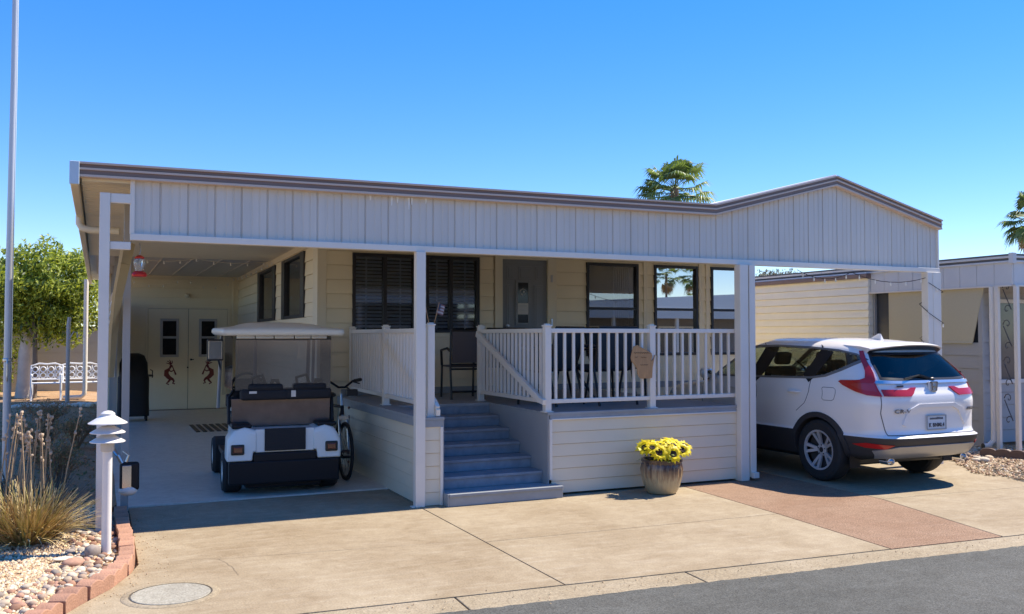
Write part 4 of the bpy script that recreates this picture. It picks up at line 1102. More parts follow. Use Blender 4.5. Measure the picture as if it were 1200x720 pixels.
# chain of knobs hanging on the deck side wall
ch = thing('hanging_chain', 'slender chain with dark knobs hanging on the deck side wall beside the bicycle', 'chain', (.0, 2.75, .02))
m = MB(); m.tube([(-.012,.01*math.sin(k),.02+.12*k/2) for k in range(12)], .005, 6); m.build('cord', M_greym, ch)
m = MB()
for k in range(7): m.ball((-.018, 0, .08+.115*k), (.016,.016,.02), 8, 6)
m.build('knob', M_brown, ch, smooth=True)

# ---------------------------------------------------------------- CARPORT CLUTTER
gr = thing('covered_grill', 'barbecue grill under a black cover left of the storage doors', 'grill', (-2.30, 11.0, .012))
m = MB(); secs = []
def gsec(z, hx, hy, k=.5): return [(math.copysign(abs(math.cos(t))**k, math.cos(t))*hx, math.copysign(abs(math.sin(t))**k, math.sin(t))*hy, z) for t in np.linspace(0, 2*math.pi, 25)[:-1]]
rows = [gsec(.10,.30,.30),gsec(.45,.29,.30),gsec(.86,.29,.32),gsec(.90,.27,.31),gsec(1.15,.26,.28),gsec(1.30,.20,.2),gsec(1.345,.10,.1)]
vs = [p for r in rows for p in r]; m.add(vs, [(i*24+j, i*24+(j+1) % 24, (i+1)*24+(j+1) % 24, (i+1)*24+j) for i in range(6) for j in range(24)] + [tuple(144+j for j in range(24))])
m.build('cover', M_blackm, gr, smooth=True)
m = MB()
for x in (-.24,.24):
    for y in (-.2,.2): m.lathe([(.0,-.02),(.05,-.02),(.05,.02),(0,.02)], 12, (x,y,.05), Matrix.Rotation(R(90),3,'Y'))
m.build('castor', M_black, gr, smooth=True)
m = MB(); m.box(.27,.36,-.2,.2,.88,.91); m.tube([(.30,-.22,1.02),(.34,-.26,1.0),(.34,-.26,.86)], .012, 6); m.build('side_shelf', M_black, gr, bevel=.008)

mt_ = thing('floor_mat', 'black and white slatted mat on the carport floor behind the golf cart', 'mat', (-.90, 8.75, .012))
m = MB(); m.box(-.50,.60,-.72,.72,.0,.006); m.build('backing', M_paint, mt_)
m = MB()
for k in range(9): m.box(-.47+.118*k,-.40+.118*k,-.68,.68,.007,.02)
m.build('slat', M_black, mt_, bevel=.003)

fc_ = thing('folding_chair', 'black folding chair standing in the carport beyond the golf cart', 'chair', (-.45, 8.1, .012))
m = MB(); m.box(-.24,.24,-.22,.22,.42,.46); m.build('seat', M_blackm, fc_, bevel=.01)
m = MB(); m.box(-.24,.24,.20,.24,.55,.92); m.build('backrest', M_blackm, fc_, bevel=.012)
for x in (-.23,.23):
    m = MB(); m.tube([(x,.24,.0),(x,.22,.92)], .014, 8); m.build('leg', M_plast, fc_)
    m = MB(); m.tube([(x,-.24,.0),(x,-.20,.44)], .014, 8); m.build('leg', M_plast, fc_)

hf = thing('hummingbird_feeder', 'small red topped glass hummingbird feeder hanging at the left end of the fascia', 'bird feeder', (-2.615, .30, 2.26))
m = MB(); m.lathe([(.035,.05),(.045,.09),(.052,.13),(.048,.155),(.03,.17)], 20); m.build('bottle', mat('clear_glass', (.85,.88,.9), .05, trans=.8), hf, smooth=True)
M_redp = mat('red_plastic', (.55,.02,.02), .35)
m = MB(); m.lathe([(0,0),(.06,.0),(.068,.015),(.06,.035),(.04,.05),(.0,.05)], 20); m.build('base', M_redp, hf, smooth=True)
m = MB(); m.lathe([(.0,.165),(.04,.165),(.045,.175),(.02,.195),(0,.2)], 20); m.build('cap', M_redp, hf, smooth=True)
m = MB(); m.tube([(0,0,.2),(.01,0,.25),(.0,0,.31)], .004, 6); m.build('hook', M_steel, hf)

M_bulb = mat('bulb_glass', (.75,.73,.66), .2)
def string_light(name, lab, pts, n, sag, grp='string lights', bulb=.016, cm=None):
    o0 = Vector(pts[0]); t = thing(name, lab, 'string light', o0, group=grp)
    P = []; 
    for a, b in zip(pts[:-1], pts[1:]):
        a = Vector(a); b = Vector(b)
        for k in range(8): 
            u = k/8; P.append(a+(b-a)*u - Vector((0,0,sag*4*u*(1-u))) - o0)
    P.append(Vector(pts[-1])-o0)
    m = MB(); m.tube(P, .0045, 5); m.build('cord', cm or M_plast, t)
    L_ = len(P)-1
    for k in range(n):
        f = (k+.5)/n*L_; i = int(f); p = P[i]+(P[i+1]-P[i])*(f-i)
        m = MB(); m.lathe([(0,-.055),(bulb*.7,-.05),(bulb,-.035),(bulb*.6,-.015),(bulb*.6,0),(0,.0)], 8, p); m.build('bulb', M_bulb, t, smooth=True)
string_light('string_light', 'string of pale bulbs strung across under the carport ceiling', [(-2.6,8.0,3.06),(-1.4,8.0,3.06),(-.1,8.0,3.06)], 9, .06, cm=M_creamw)
string_light('string_light', 'string of bulbs along the top of the house side wall in the left carport', [(-.13,5.0,3.02),(-.13,8.0,3.04),(-.13,13.2,3.04)], 16, .05, cm=M_creamw)
string_light('string_light', 'string of bulbs drooping across the storage wall below the grey ceiling', [(-2.4,12.9,3.0),(-1.2,12.9,3.02),(-.12,12.9,2.98)], 8, .18, cm=M_creamw)
string_light('string_light', 'string of small bulbs hanging under the fascia by the far right post', [(5.0,.10,2.54),(5.9,.10,2.535),(7.15,-.02,2.50)], 10, .10, bulb=.011)
wr = [(7.09,-.075,2.42),(7.36,-.075,2.30),(7.37,.07,2.27),(7.08,.07,2.14),(7.08,-.075,2.02),(7.36,-.075,1.88),(7.37,.07,1.84),(7.08,.07,1.68),(7.08,-.075,1.55),(7.36,-.075,1.40)]
string_light('string_light', 'string light cord wound in a spiral around the far right white post', wr, 8, .0, bulb=.009)

# roll-up awning cloth and clapboard side screen on the open left side of the carport
sc_ = thing('side_screen', 'cream clapboard side screen along the open left side of the carport', 'screen', (-2.715, 8.2, 0))
m = MB(); siding(m, (0,0,0), (0,1,0), (-1,0,0), 5.1, 1.0, 2.45, .16, lip=.035); m.box(-.0,.03,0,5.1,1.0,2.45); m.build('panel', M_white, sc_)
m = MB()
for y in (.02, 2.5, 5.0): m.box(.0,.06,y,y+.07,0,3.08)
m.build('post', MATS['grey_post_paint'], sc_)
cl = MB()
pts = [(-2.72,.30,2.58),(-2.75,.45,2.40),(-2.80,.80,2.10),(-2.83,1.1,1.75),(-2.85,1.3,1.3)]
for i in range(len(pts)-1):
    a = Vector(pts[i]); b = Vector(pts[i+1]); wa = .09-.012*i; wb = .09-.012*(i+1)
    wa *= 1.8; wb *= 1.8
    cl.quad(a+Vector((-wa*.3,-wa*.3,0)), a+Vector((wa*.3,wa,0)), b+Vector((wb*.3,wb,0)), b+Vector((-wb*.3,-wb*.3,0)))
o = cl.build('shade_cloth', mat('tan_cloth', (.46,.38,.22), .9), None, recalc=False); sm = o.modifiers.new('solid', 'SOLIDIFY'); sm.thickness = .03
tag(o, 'tan rolled shade cloth hanging down inside the white left corner post', 'shade cloth')

mbx = thing('corner_mirror', 'round cornered black and silver mirror box fixed low on the left carport post', 'mirror', (-2.68, .50, .24))
m = MB(); m.box(-.075,.095,-.03,.03,.03,.30); m.build('housing', M_plast, mbx, bevel=.045, seg=4)
m = MB(); m.box(-.055,.025,-.036,-.03,.06,.27); m.build('glass', mat('dull_mirror', (.42,.44,.47), .15, .9), mbx, bevel=.01)
m = MB(); m.ball((.0,.0,.035),(.085,.05,.05)); m.build('base', M_white, mbx, smooth=True)
m = MB(); m.tube([(-.05,.0,.28),(-.09,.0,.36),(-.14,.1,.42)], .018, 8); m.tube([(-.02,0,.3),(.0,0,.36),(-.05,.02,.40)], .012, 8); m.build('bracket', M_steel, mbx, smooth=True)

# ---------------------------------------------------------------- ON THE DECK
M_sling = mat('dark_teal_sling', (.018,.036,.052), .7, bump=.1, bscale=200)
M_mesh = mat('brown_mesh', (.085,.07,.068), .7)
st = thing('mesh_chair', 'patio chair with brown mesh back turned to the street at the head of the steps', 'chair', (1.42, 2.28, DZ), R(-6))
m = MB(); m.box(-.20,.20,-.02,.005,.47,.88); m.build('backrest', M_mesh, st, bevel=.006)
m = MB(); m.box(-.21,.21,.02,.44,.41,.435); m.build('seat', M_mesh, st, bevel=.008)
for x in (-.22,.22):
    m = MB(); m.tube([(x,-.06,0),(x,.0,.40),(x,-.02,.9)], .015, 8); m.build('leg', M_black, st, smooth=True)
    m = MB(); m.tube([(x,.48,0),(x,.44,.43)], .015, 8); m.build('leg', M_black, st, smooth=True)
    m = MB(); m.tube([(x,-.0,.62),(x*1.08,.1,.66),(x*1.08,.42,.63),(x,.45,.43)], .017, 8); m.build('armrest', M_black, st, smooth=True)
for z in (.885,.45,.39,.10):
    m = MB(); m.tube([(-.22,-.01 if z > .2 else -.045,z),(.22,-.01 if z > .2 else -.045,z)], .013, 8); m.build('stretcher', M_black, st)

tb = thing('patio_table', 'dark glass topped patio table on the deck behind the railing', 'table', (2.55, 1.75, DZ))
m = MB(); m.lathe([(0,.68),(.60,.68),(.61,.69),(.61,.705),(.60,.715),(0,.715)], 36); m.build('tabletop', mat('smoked_glass_top', (.02,.025,.03), .15), tb, smooth=True)
for k in range(4):
    a = R(45+90*k); m = MB(); m.tube([(.18*math.cos(a),.18*math.sin(a),.68),(.2*math.cos(a),.2*math.sin(a),.35),(.44*math.cos(a),.44*math.sin(a),.0)], .018, 8); m.build('leg', M_black, tb, smooth=True)
def sling_chair(loc, rz, lab):
    t = thing('patio_chair', lab, 'chair', loc, rz, 'teal sling patio chairs on the deck')
    vs = []; m = MB()
    prof = [(.26,.46),(.1,.42),(-.1,.40),(-.2,.43),(-.27,.60),(-.31,.78),(-.34,.92)]
    for y, z in prof: vs += [(-.25,-y,z),(.25,-y,z),(.25,-y+.004,z+.014),(-.25,-y+.004,z+.014)]
    m.add(vs, [(4*i+a, 4*i+(a+1) % 4, 4*i+4+(a+1) % 4, 4*i+4+a) for i in range(6) for a in range(4)] + [(0,1,2,3),(27,26,25,24)])
    m.build('sling', M_sling, t, smooth=True)
    for x in (-.27,.27):
        m = MB(); m.tube([(x,-y,z) for y, z in prof], .016, 8); m.build('side_frame', M_black, t, smooth=True)
        m = MB(); m.tube([(x,-.24,.0),(x,-.22,.45)], .015, 8); m.build('leg', M_black, t)
        m = MB(); m.tube([(x,.34,.0),(x,.22,.44)], .015, 8); m.build('leg', M_black, t)
        m = MB(); m.tube([(x,.31,.66),(x,-.05,.66),(x,-.24,.62),(x,-.24,.44)], .014, 8); m.build('armrest', M_black, t, smooth=True)
    m = MB(); m.tube([(-.27,.34,.92),(.27,.34,.92)], .016, 8); m.tube([(-.27,.0,.40),(.27,.0,.40)], .012, 8); m.build('cross_bar', M_black, t, each=True)
    return t
sling_chair((1.98,1.05,DZ), R(205), 'dark teal sling chair nearest the post at the head of the steps')
sling_chair((2.62,.85,DZ), R(184), 'dark teal sling chair facing the house in the middle of the deck')
sling_chair((2.05,2.55,DZ), R(-32), 'dark teal sling chair behind the table towards the front door')
sling_chair((3.20,1.45,DZ), R(110), 'dark teal sling chair side on behind the wooden plaque')
sling_chair((2.85,2.75,DZ), R(20), 'dark teal sling chair at the far side of the patio table by the windows')

# wooden plaque cut in the outline of a state with rough lettering
pq = thing('wooden_plaque', 'brown wooden plaque cut to a state outline hung on the white railing', 'plaque', (2.645, .012, 1.235))
out = [(-.115,.36),(-.06,.375),(-.035,.355),(.0,.345),(.04,.325),(.09,.30),(.125,.285),(.135,.25),(.125,.215),(.118,.19),(.15,.22),(.168,.265),(.172,.255),(.155,.19),(.14,.12),(.135,.06),(.13,.0),(-.0,-.005),(-.035,.005),(-.065,.05),(-.07,.11),(-.10,.155),(-.14,.19),(-.15,.23),(-.135,.30)]
m = MB(); m.prism(out, 'xz', -.012, .0); m.build('board', M_wood, pq, bevel=.002)
m = MB(); random.seed(3)
def scr(x0, x1, z, a):
    P = []; k = 0; x = x0
    while x < x1: P.append((x, -.0135, z + a*math.sin(k*2.1)*random.uniform(.4,1))); x += .008; k += 1
    m.tube(P, .0022, 5)
scr(-.11,.10,.285,.012); scr(-.10,-.06,.235,.009); scr(-.02,.055,.235,.008); scr(-.03,.08,.15,.005)
m.build('lettering', M_ink, pq, each=True)

# two little striped flags on sticks at the post of the left railing
M_fr = mat('flag_red', (.17,.085,.085), .8); M_fw = mat('flag_white', (.36,.36,.36), .8); M_fb = mat('flag_blue', (.05,.06,.11), .8)
for k, (dx, tilt, lab) in enumerate(((-.03, -12, 'small striped flag on a stick leaning left at the top of the railing post'), (.03, 14, 'small striped flag on a stick leaning right at the top of the railing post'))):
    t = thing('small_flag', lab, 'flag', (.14+dx, .04, DZ+.955), 0, 'little flags on the railing post')
    Mx = Matrix.Rotation(R(tilt), 4, 'Y')
    m = MB(); m.tube([Mx @ Vector((0,0,0)), Mx @ Vector((0,0,.22))], .004, 6); m.build('stick', M_wood, t)
    m = MB(); n = 7; 
    for i in range(n):
        m.m = i % 2
        for q in range(5):
            f = lambda x, z: Mx @ Vector((x-.005, .012*math.sin(x*70+k), z))
            x0 = .075*q/5*(-1 if k == 0 else 1); x1 = .075*(q+1)/5*(-1 if k == 0 else 1); z0 = .10+.11*i/n; z1 = .10+.11*(i+1)/n
            if i >= 3 and q < 2: m.m = 2
            else: m.m = i % 2
            m.quad(f(x0,z0-.02*abs(x0)*5), f(x1,z0-.02*abs(x1)*5), f(x1,z1-.02*abs(x1)*5), f(x0,z1-.02*abs(x0)*5))
    o = m.build('cloth', [M_fr, M_fw, M_fb], t, recalc=False)
# ---------------------------------------------------------------- SUNFLOWER POT
def ceramic():
    m = mat('glazed_pot', (.36,.28,.16), .35, coat=.35)
    nt = m.node_tree; N = nt.nodes; L = nt.links; p = N['Principled BSDF']
    tc = N.new('ShaderNodeTexCoord'); sx = N.new('ShaderNodeSeparateXYZ'); L.new(tc.outputs['Object'], sx.inputs[0])
    mp = N.new('ShaderNodeMapping'); mp.inputs['Scale'].default_value = (30,30,2.2); L.new(tc.outputs['Object'], mp.inputs['Vector'])
    n = N.new('ShaderNodeTexNoise'); n.inputs['Scale'].default_value = 1.0; n.inputs['Detail'].default_value = 4; L.new(mp.outputs[0], n.inputs['Vector'])
    ad = N.new('ShaderNodeMath'); ad.operation = 'MULTIPLY_ADD'; ad.inputs[1].default_value = .42; L.new(n.outputs['Fac'], ad.inputs[0]); L.new(sx.outputs['Z'], ad.inputs[2])
    r = N.new('ShaderNodeValToRGB'); r.color_ramp.elements[0].position = .34; r.color_ramp.elements[0].color = (.42,.33,.19,1); r.color_ramp.elements[1].position = .55; r.color_ramp.elements[1].color = (.035,.02,.022,1)
    e = r.color_ramp.elements.new(.455); e.color = (.20,.125,.07,1)
    L.new(ad.outputs[0], r.inputs['Fac']); L.new(r.outputs['Color'], p.inputs['Base Color'])
    return m
pot = thing('sunflower_pot', 'brown glazed ribbed pot full of yellow sunflowers standing against the deck skirting', 'flower pot', (2.665, -.345, .006))
m = MB(); n = 72; prof = [(0,.0),(.150,.0),(.165,.012),(.195,.09),(.222,.19),(.228,.26),(.218,.31),(.214,.325),(.226,.345),(.226,.365),(.21,.372),(.196,.365),(.19,.33)]
vs = []; fs = []
for r, z in prof:
    for k in range(n):
        a = 2*math.pi*k/n; f = 1 + (.022*math.cos(a*24) if .012 < z < .32 and r > .1 else 0); vs.append((r*f*math.cos(a), r*f*math.sin(a), z))
for i in range(len(prof)-1): fs += [(i*n+k, i*n+(k+1) % n, (i+1)*n+(k+1) % n, (i+1)*n+k) for k in range(n)]
m.add(vs, fs); m.build('pot', ceramic(), pot, smooth=True)
m = MB(); m.lathe([(0,.335),(.195,.335)], 24); m.build('soil', M_dirt, pot)
M_pet = leafmat('yellow_petal', (.84,.66,.01), .35); M_petd = M_pet
M_disc = mat('dark_flower_centre', (.03,.016,.008), .9, bump=.6, bscale=200); M_leaf = mat('sunflower_leaf', (.10,.13,.02), .6)
m = MB(); random.seed(11)
for k in range(46):
    a = random.uniform(0, 6.28); r = random.uniform(.05,.23); z = random.uniform(.37,.47); l = random.uniform(.06,.11); w = l*.4
    d = Vector((math.cos(a), math.sin(a), random.uniform(-.5,.4))).normalized(); q = Vector((-math.sin(a), math.cos(a), random.uniform(-.3,.3))); c = Vector((r*math.cos(a), r*math.sin(a), z))
    m.add([c, c+d*l*.5+q*w*.5, c+d*l, c+d*l*.5-q*w*.5], [(0,1,2,3)])
for k in range(14):
    a = 6.28*k/14; m.tube([(.08*math.cos(a),.08*math.sin(a),.33),(.15*math.cos(a),.15*math.sin(a),.45)], .005, 5)
m.build('foliage', M_leaf, pot, recalc=False)
def sunflower(c, nrm, R_, seed):
    random.seed(seed); c = Vector(c); nrm = Vector(nrm).normalized(); a0 = nrm.orthogonal().normalized(); b0 = nrm.cross(a0)
    m = MB()
    for ly, (np_, rr, lift) in enumerate(((15, 1.0, .10), (13, .82, .28))):
        for k in range(np_):
            th = 2*math.pi*(k+.5*ly)/np_ + random.uniform(-.1,.1); d = a0*math.cos(th)+b0*math.sin(th); t = nrm.cross(d)
            L_ = R_*rr*random.uniform(.85,1.1); w = R_*.20; li = lift + random.uniform(-.22,.2)
            p0 = c+d*R_*.22; p1 = c+d*L_*.6+nrm*L_*li*.7; p2 = c+d*L_+nrm*L_*li*.5
            m.add([p0-t*w*.4, p0+t*w*.4, p1+t*w, p1+nrm*w*.25, p1-t*w, p2], [(0,1,2,3),(0,3,4),(3,2,5),(4,3,5)])
    o = m.build('sunflower', M_pet, pot, smooth=True, recalc=False)
    m = MB(); M_ = nrm.to_track_quat('Z','Y').to_matrix()
    m.lathe([(R_*.36,-.004),(R_*.36,.010),(R_*.28,.018),(R_*.12,.012),(0,.010)], 16, c, M_, caps=False); m.build('flower_centre', M_disc, o, smooth=True)
for i, (x, y, z, nx, ny, nz, r) in enumerate([(-.135,-.16,.445,-.35,-1,.35,.095),(.0,-.20,.425,-.12,-1,.25,.095),(.125,-.17,.455,-.2,-1,.5,.085),(.235,-.05,.455,.4,-.9,.4,.095),(.17,.02,.50,.3,-.6,.8,.10),(.02,-.06,.50,-.1,-.6,.9,.10),(-.06,.0,.50,.1,-.3,1,.09),(-.21,-.04,.485,-.6,-.7,.6,.10),(-.15,.09,.49,-.4,.1,1,.085),(.08,.12,.50,.1,.4,1,.09),(.24,.10,.47,.7,.2,.7,.09),(-.03,.18,.47,0,.8,.7,.09),(.09,-.12,.475,.1,-.8,.8,.07),(-.19,-.13,.49,-.5,-.6,.9,.08),(.05,-.13,.505,.2,-.5,1,.085),(.19,-.11,.495,.3,-.5,1,.085),(-.09,-.11,.51,-.2,-.4,1,.085),(.12,.03,.53,.2,-.2,1,.09),(-.16,.0,.525,-.3,-.2,1,.085)]):
    sunflower((x*1.12, y*1.08, z+.015), (nx, ny, nz+.15), r*1.15, 30+i)

# ---------------------------------------------------------------- PATH LAMP
lp = thing('path_lamp', 'white path lamp with three tiered conical shades standing in the river stones', 'lamp', (-2.875, -.97, .02))
M_lampw = mat('white_lamp_paint', (.76,.72,.66), .4, var=.08, scale=8)
m = MB(); m.lathe([(0,0),(.045,0),(.045,.01),(.036,.02),(.036,.80),(.0,.80)], 24); m.build('pole', M_lampw, lp, smooth=True)
m = MB(); m.lathe([(.045,.80),(.05,.81),(.05,.98),(.045,.99)], 20); m.build('lamp_glass', mat('frosted_lamp_glass', (.45,.45,.44), .5), lp, smooth=True)
for k, z in enumerate((.872,.942,1.015)):
    m = MB(); r = .128 if k < 2 else .142
    m.lathe([(r,z),(r,z+.006),(.05,z+.052 if k < 2 else z+.062),(.046,z+.052 if k < 2 else z+.062),(r-.008,z-.001)], 36, caps=False)
    if k == 2: m.lathe([(.052,z+.058),(.052,z+.078),(.03,z+.095),(0,z+.10)], 24, caps=False)
    m.build('shade', M_lampw, lp, smooth=True, angle=30)

# ---------------------------------------------------------------- GARDEN EDGE
EDGE = [(-2.685,.85),(-2.68,.3),(-2.675,-.3),(-2.67,-.8),(-2.675,-1.25),(-2.73,-1.58),(-2.86,-1.93),(-3.04,-2.25),(-3.20,-2.58),(-3.40,-2.95)]
def along(P, d):
    for a, b in zip(P[:-1], P[1:]):
        L_ = math.hypot(b[0]-a[0], b[1]-a[1])
        if d <= L_: return (a[0]+(b[0]-a[0])*d/L_, a[1]+(b[1]-a[1])*d/L_), math.atan2(b[1]-a[1], b[0]-a[0])
        d -= L_
    return P[-1], 0
Ltot = sum(math.hypot(b[0]-a[0], b[1]-a[1]) for a, b in zip(EDGE[:-1], EDGE[1:]))
nb = 13; L0 = Ltot/nb; eb = None
for k in range(nb):
    (x, y), an = along(EDGE, (k+.5)*L0)
    if eb is None:
        h = L0/2-.006; m = MB(); pf = []
        for i in range(25):
            u = -h+2*h*i/24; pf.append((u, .075+.022*abs(math.sin(math.pi*2*(u+h)/(2*h)))))
        m.prism([(-h,-.03)]+pf+[(h,-.03)], 'xz', -.11, .0)
        eb = m.build('edging_block', M_terra, None, bevel=.006); o = eb
        tag(o, 'scalloped terracotta edging block between the river stones and the driveway', 'edging block', 'terracotta edging blocks')
    else:
        o = eb.copy(); COL.objects.link(o)
    o.location = (x, y, random.uniform(-.008,.006)); o.rotation_euler = (random.uniform(-.05,.05), random.uniform(-.02,.02), an + random.uniform(-.05,.05))

# mound of soil under the gravel
def mound(x, y): 
    d = max(0, -2.78 - x); return .012 + .07*min(1, d/.9) + .01*math.sin(x*5+y*3)
def bed_x(y):
    for a, b in zip(EDGE[:-1], EDGE[1:]):
        if b[1] <= y <= a[1]: return a[0]+(b[0]-a[0])*(a[1]-y)/(a[1]-b[1])
    return -2.75 if y > 0 else -3.45
m = MB(); nx, ny = 30, 60; vs = []
for j in range(ny+1):
    y = -3.2 + 26.2*(j/ny)**1.6
    for i in range(nx+1):
        u = i/nx; xr = bed_x(y)-.09 if y < 1 else -2.76; x = -9 + (xr+9)*u**.5; vs.append((x, y, mound(x, y)))
m.add(vs, [(j*(nx+1)+i, j*(nx+1)+i+1, (j+1)*(nx+1)+i+1, (j+1)*(nx+1)+i) for j in range(ny) for i in range(nx)])
tag(m.build('garden_soil', M_dirt, None, smooth=True), kind='structure')
def pebble(mb, c, r, rnd):
    a = rnd.uniform(0, 6.28); ca, sa = math.cos(a), math.sin(a); rx, ry, rz_ = r*rnd.uniform(.8,1.35), r*rnd.uniform(.7,1.0), r*rnd.uniform(.5,.8)
    P = [(rx,0,0),(0,ry,0),(-rx,0,0),(0,-ry,0),(rx*.1,0,rz_),(0,ry*.1,-rz_)]
    mb.add([(c[0]+p[0]*ca-p[1]*sa, c[1]+p[0]*sa+p[1]*ca, c[2]+p[2]) for p in P], [(0,1,4),(1,2,4),(2,3,4),(3,0,4),(1,0,5),(2,1,5),(3,2,5),(0,3,5)])
rnd = random.Random(5)
gcols = [(.60,.46,.28),(.46,.32,.18),(.68,.57,.40),(.40,.25,.15),(.54,.38,.21)]
gm = [mat('gravel_%s' % n, c, .85) for n, c in zip(('buff','brown','pale','russet','tan'), gcols)]
m = MB()
for k in range(15000):
    y = rnd.uniform(-3.1, 1.2); xr = bed_x(y)-.13; x = xr - abs(rnd.gauss(0,.75))
    if x < -4.7: continue
    if xr - x < .26 and y < -.0 and rnd.random() < .6: continue
    m.m = rnd.choices(range(5), [4,2,4,1,2])[0]; pebble(m, (x, y, mound(x,y)+rnd.uniform(-.002,.008)), rnd.uniform(.010,.022), rnd)
for k in range(420):      # grit kicked out over the edging and along the gutter
    if k < 150: y = rnd.uniform(-2.7,.6); x = bed_x(y) + .02 + abs(rnd.gauss(0,.16)); z = .004
    else: x = rnd.uniform(-2.6,6.2); y = -3.13-.059*x + rnd.gauss(-.14,.10); z = .004
    m.m = rnd.choice((0,1,1,3,4)); pebble(m, (x, y, z), rnd.uniform(.003,.0075), rnd)
tag(m.build('gravel', gm, None, recalc=False), kind='stuff')
# river stones
sp = []
scol = [(.58,.46,.32),(.42,.30,.21),(.66,.56,.42),(.36,.20,.13),(.50,.29,.20),(.36,.30,.25)]
smat = [mat('river_stone_%s' % n, c, .85, var=.3, scale=3, objrand=.2, spec=.2) for n, c in zip(('buff','taupe','pale','brown','russet','grey'), scol)]
for i in range(6):
    bm = bmesh.new(); bmesh.ops.create_icosphere(bm, subdivisions=2, radius=1); rs = random.Random(i)
    ph = [rs.uniform(0, 6) for _ in range(6)]
    for v in bm.verts:
        f = 1 + .13*math.sin(2.3*v.co.x+ph[0]) + .11*math.sin(2.7*v.co.y+ph[1]) + .10*math.sin(2.9*v.co.z+ph[2]); v.co = Vector((v.co.x*1.25*f, v.co.y*.95*f, v.co.z*.7*f))
    me = bpy.data.meshes.new('river_stone'); bm.to_mesh(me); bm.free(); me.materials.append(smat[i]); me.polygons.foreach_set('use_smooth', [True]*len(me.polygons)); sp.append(me)
placed = []
tries = 0
while len(placed) < 290 and tries < 9000:
    tries += 1
    y = rnd.uniform(-2.9, .75); w = .34 if y < -.2 else .30
    x = bed_x(y) - .12 - w*abs(rnd.random())**1.1 - (.10*rnd.random() if y < -1.2 else 0); r = rnd.uniform(.015,.034)
    if math.hypot(x+2.875, y+.97) < r+.045: continue
    if any(math.hypot(x-a, y-b) < (r+c)*.86 for a, b, c in placed): continue
    placed.append((x, y, r))
for x, y, r in placed:
    o = bpy.data.objects.new('river_stone', rnd.choice(sp)); COL.objects.link(o); o.location = (x, y, mound(x,y)+r*.42); o.scale = (r,)*3; o.rotation_euler = (rnd.uniform(-.3,.3), rnd.uniform(-.3,.3), rnd.uniform(0,6.28))
    tag(o, 'small rounded river stone in the band along the terracotta edging', 'stone', 'river stones along the edging')
for (x, y, r, sc, i, lab) in ((-2.965,-1.02,.062,(1,.8,1.35),5,'large upright grey river stone just left of the path lamp'),(-3.09,-1.30,.06,(1.2,.8,.8),4,'large russet stone in front and left of the upright grey stone'),(-3.17,-1.17,.05,(1.3,.8,.5),2,'flat pale stone at the edge of the fine gravel')):
    o = bpy.data.objects.new('river_stone', sp[i]); COL.objects.link(o); o.location = (x, y, mound(x,y)+r*.5); o.scale = tuple(r*q for q in sc); o.rotation_euler = (.1,.1,.6)
    tag(o, lab, 'stone')

# ---------------------------------------------------------------- DRY GRASS AND FLOWER STALKS
M_g1 = mat('straw_blade', (.70,.53,.25), .8, var=.4, scale=9); M_g2 = mat('olive_blade', (.45,.37,.12), .75, var=.3, scale=9); M_g3 = mat('brown_blade', (.30,.19,.08), .85)
def blade(mb, b, d, L_, w, bend, seg=4):
    d = Vector(d).normalized(); side = d.cross(Vector((0,0,1))); side = side.normalized() if side.length > .05 else Vector((1,0,0))
    P = []; p = Vector(b); q = d.copy()
    for i in range(seg+1):
        ww = w*(1-i/seg*.75); P += [p-side*ww, p+side*ww]; q = (q+Vector((d.x*.15,d.y*.15,-bend))).normalized(); p = p+q*L_/seg
    mb.add(P, [(2*i, 2*i+1, 2*i+3, 2*i+2) for i in range(seg)])
gt = thing('tussock_grass', 'dry straw coloured tussock grass at the left edge in front of the dead flower stalks', 'grass clump', (-3.46, -.42, .07))
m = MB(); rg = random.Random(8)
for k in range(1250):
    a = rg.uniform(0, 6.28); r = .20*math.sqrt(rg.random()); b = (r*math.cos(a), r*math.sin(a), 0); sp_ = rg.uniform(.05,1.35)*(.4+r/.2)*.85
    m.m = rg.choices((0,1,2), (5,4,2))[0]; blade(m, b, (math.cos(a)*sp_+rg.uniform(-.3,.3), math.sin(a)*sp_+rg.uniform(-.3,.3), 1), rg.uniform(.24,.52), rg.uniform(.005,.011), rg.uniform(-.08,.2), 5)
m.build('blades', [M_g1, M_g2, M_g3], gt, recalc=False)
yc = thing('flowering_yucca', 'dark spiky plant with tall dead flower stalks right behind the tussock grass', 'plant', (-3.47, -.02, .06))
m = MB()
for k in range(420):
    a = rg.uniform(0, 6.28); r = .22*math.sqrt(rg.random()); sp_ = rg.uniform(.2,1.1); blade(m, (r*math.cos(a), r*math.sin(a), 0), (math.cos(a)*sp_, math.sin(a)*sp_, 1), rg.uniform(.35,.62), .006, .03)
m.build('leaves', mat('dark_spiky_leaf', (.045,.05,.03), .6), yc, recalc=False)
M_stalk = mat('dry_stalk', (.50,.35,.20), .85, var=.35, scale=20); M_pod = mat('dry_flower', (.66,.50,.34), .9, var=.4, scale=30)
for k in range(21):
    x = -.28+.46*k/20+rg.uniform(-.04,.04); y = rg.uniform(-.2,.2); h = rg.uniform(.78,1.03); lx = rg.uniform(-.06,.12)
    if k == 20: x, h, lx = .22, 1.02, .17
    m = MB(); m.tube([(x,y,.0),(x+lx*.4,y,h*.5),(x+lx,y+rg.uniform(-.04,.04),h)], [.007,.006,.004], 6); o = m.build('flower_stalk', M_stalk, yc, smooth=True)
    m = MB()
    for q in range(9 if k % 2 else 5):
        z = h - rg.random()**2*.22; m.ball((x+lx*z/h+rg.uniform(-.016,.016), y+rg.uniform(-.02,.02), z), (rg.uniform(.008,.016), .009, rg.uniform(.009,.018)), 6, 4)
    m.build('dry_flower', M_pod, o)

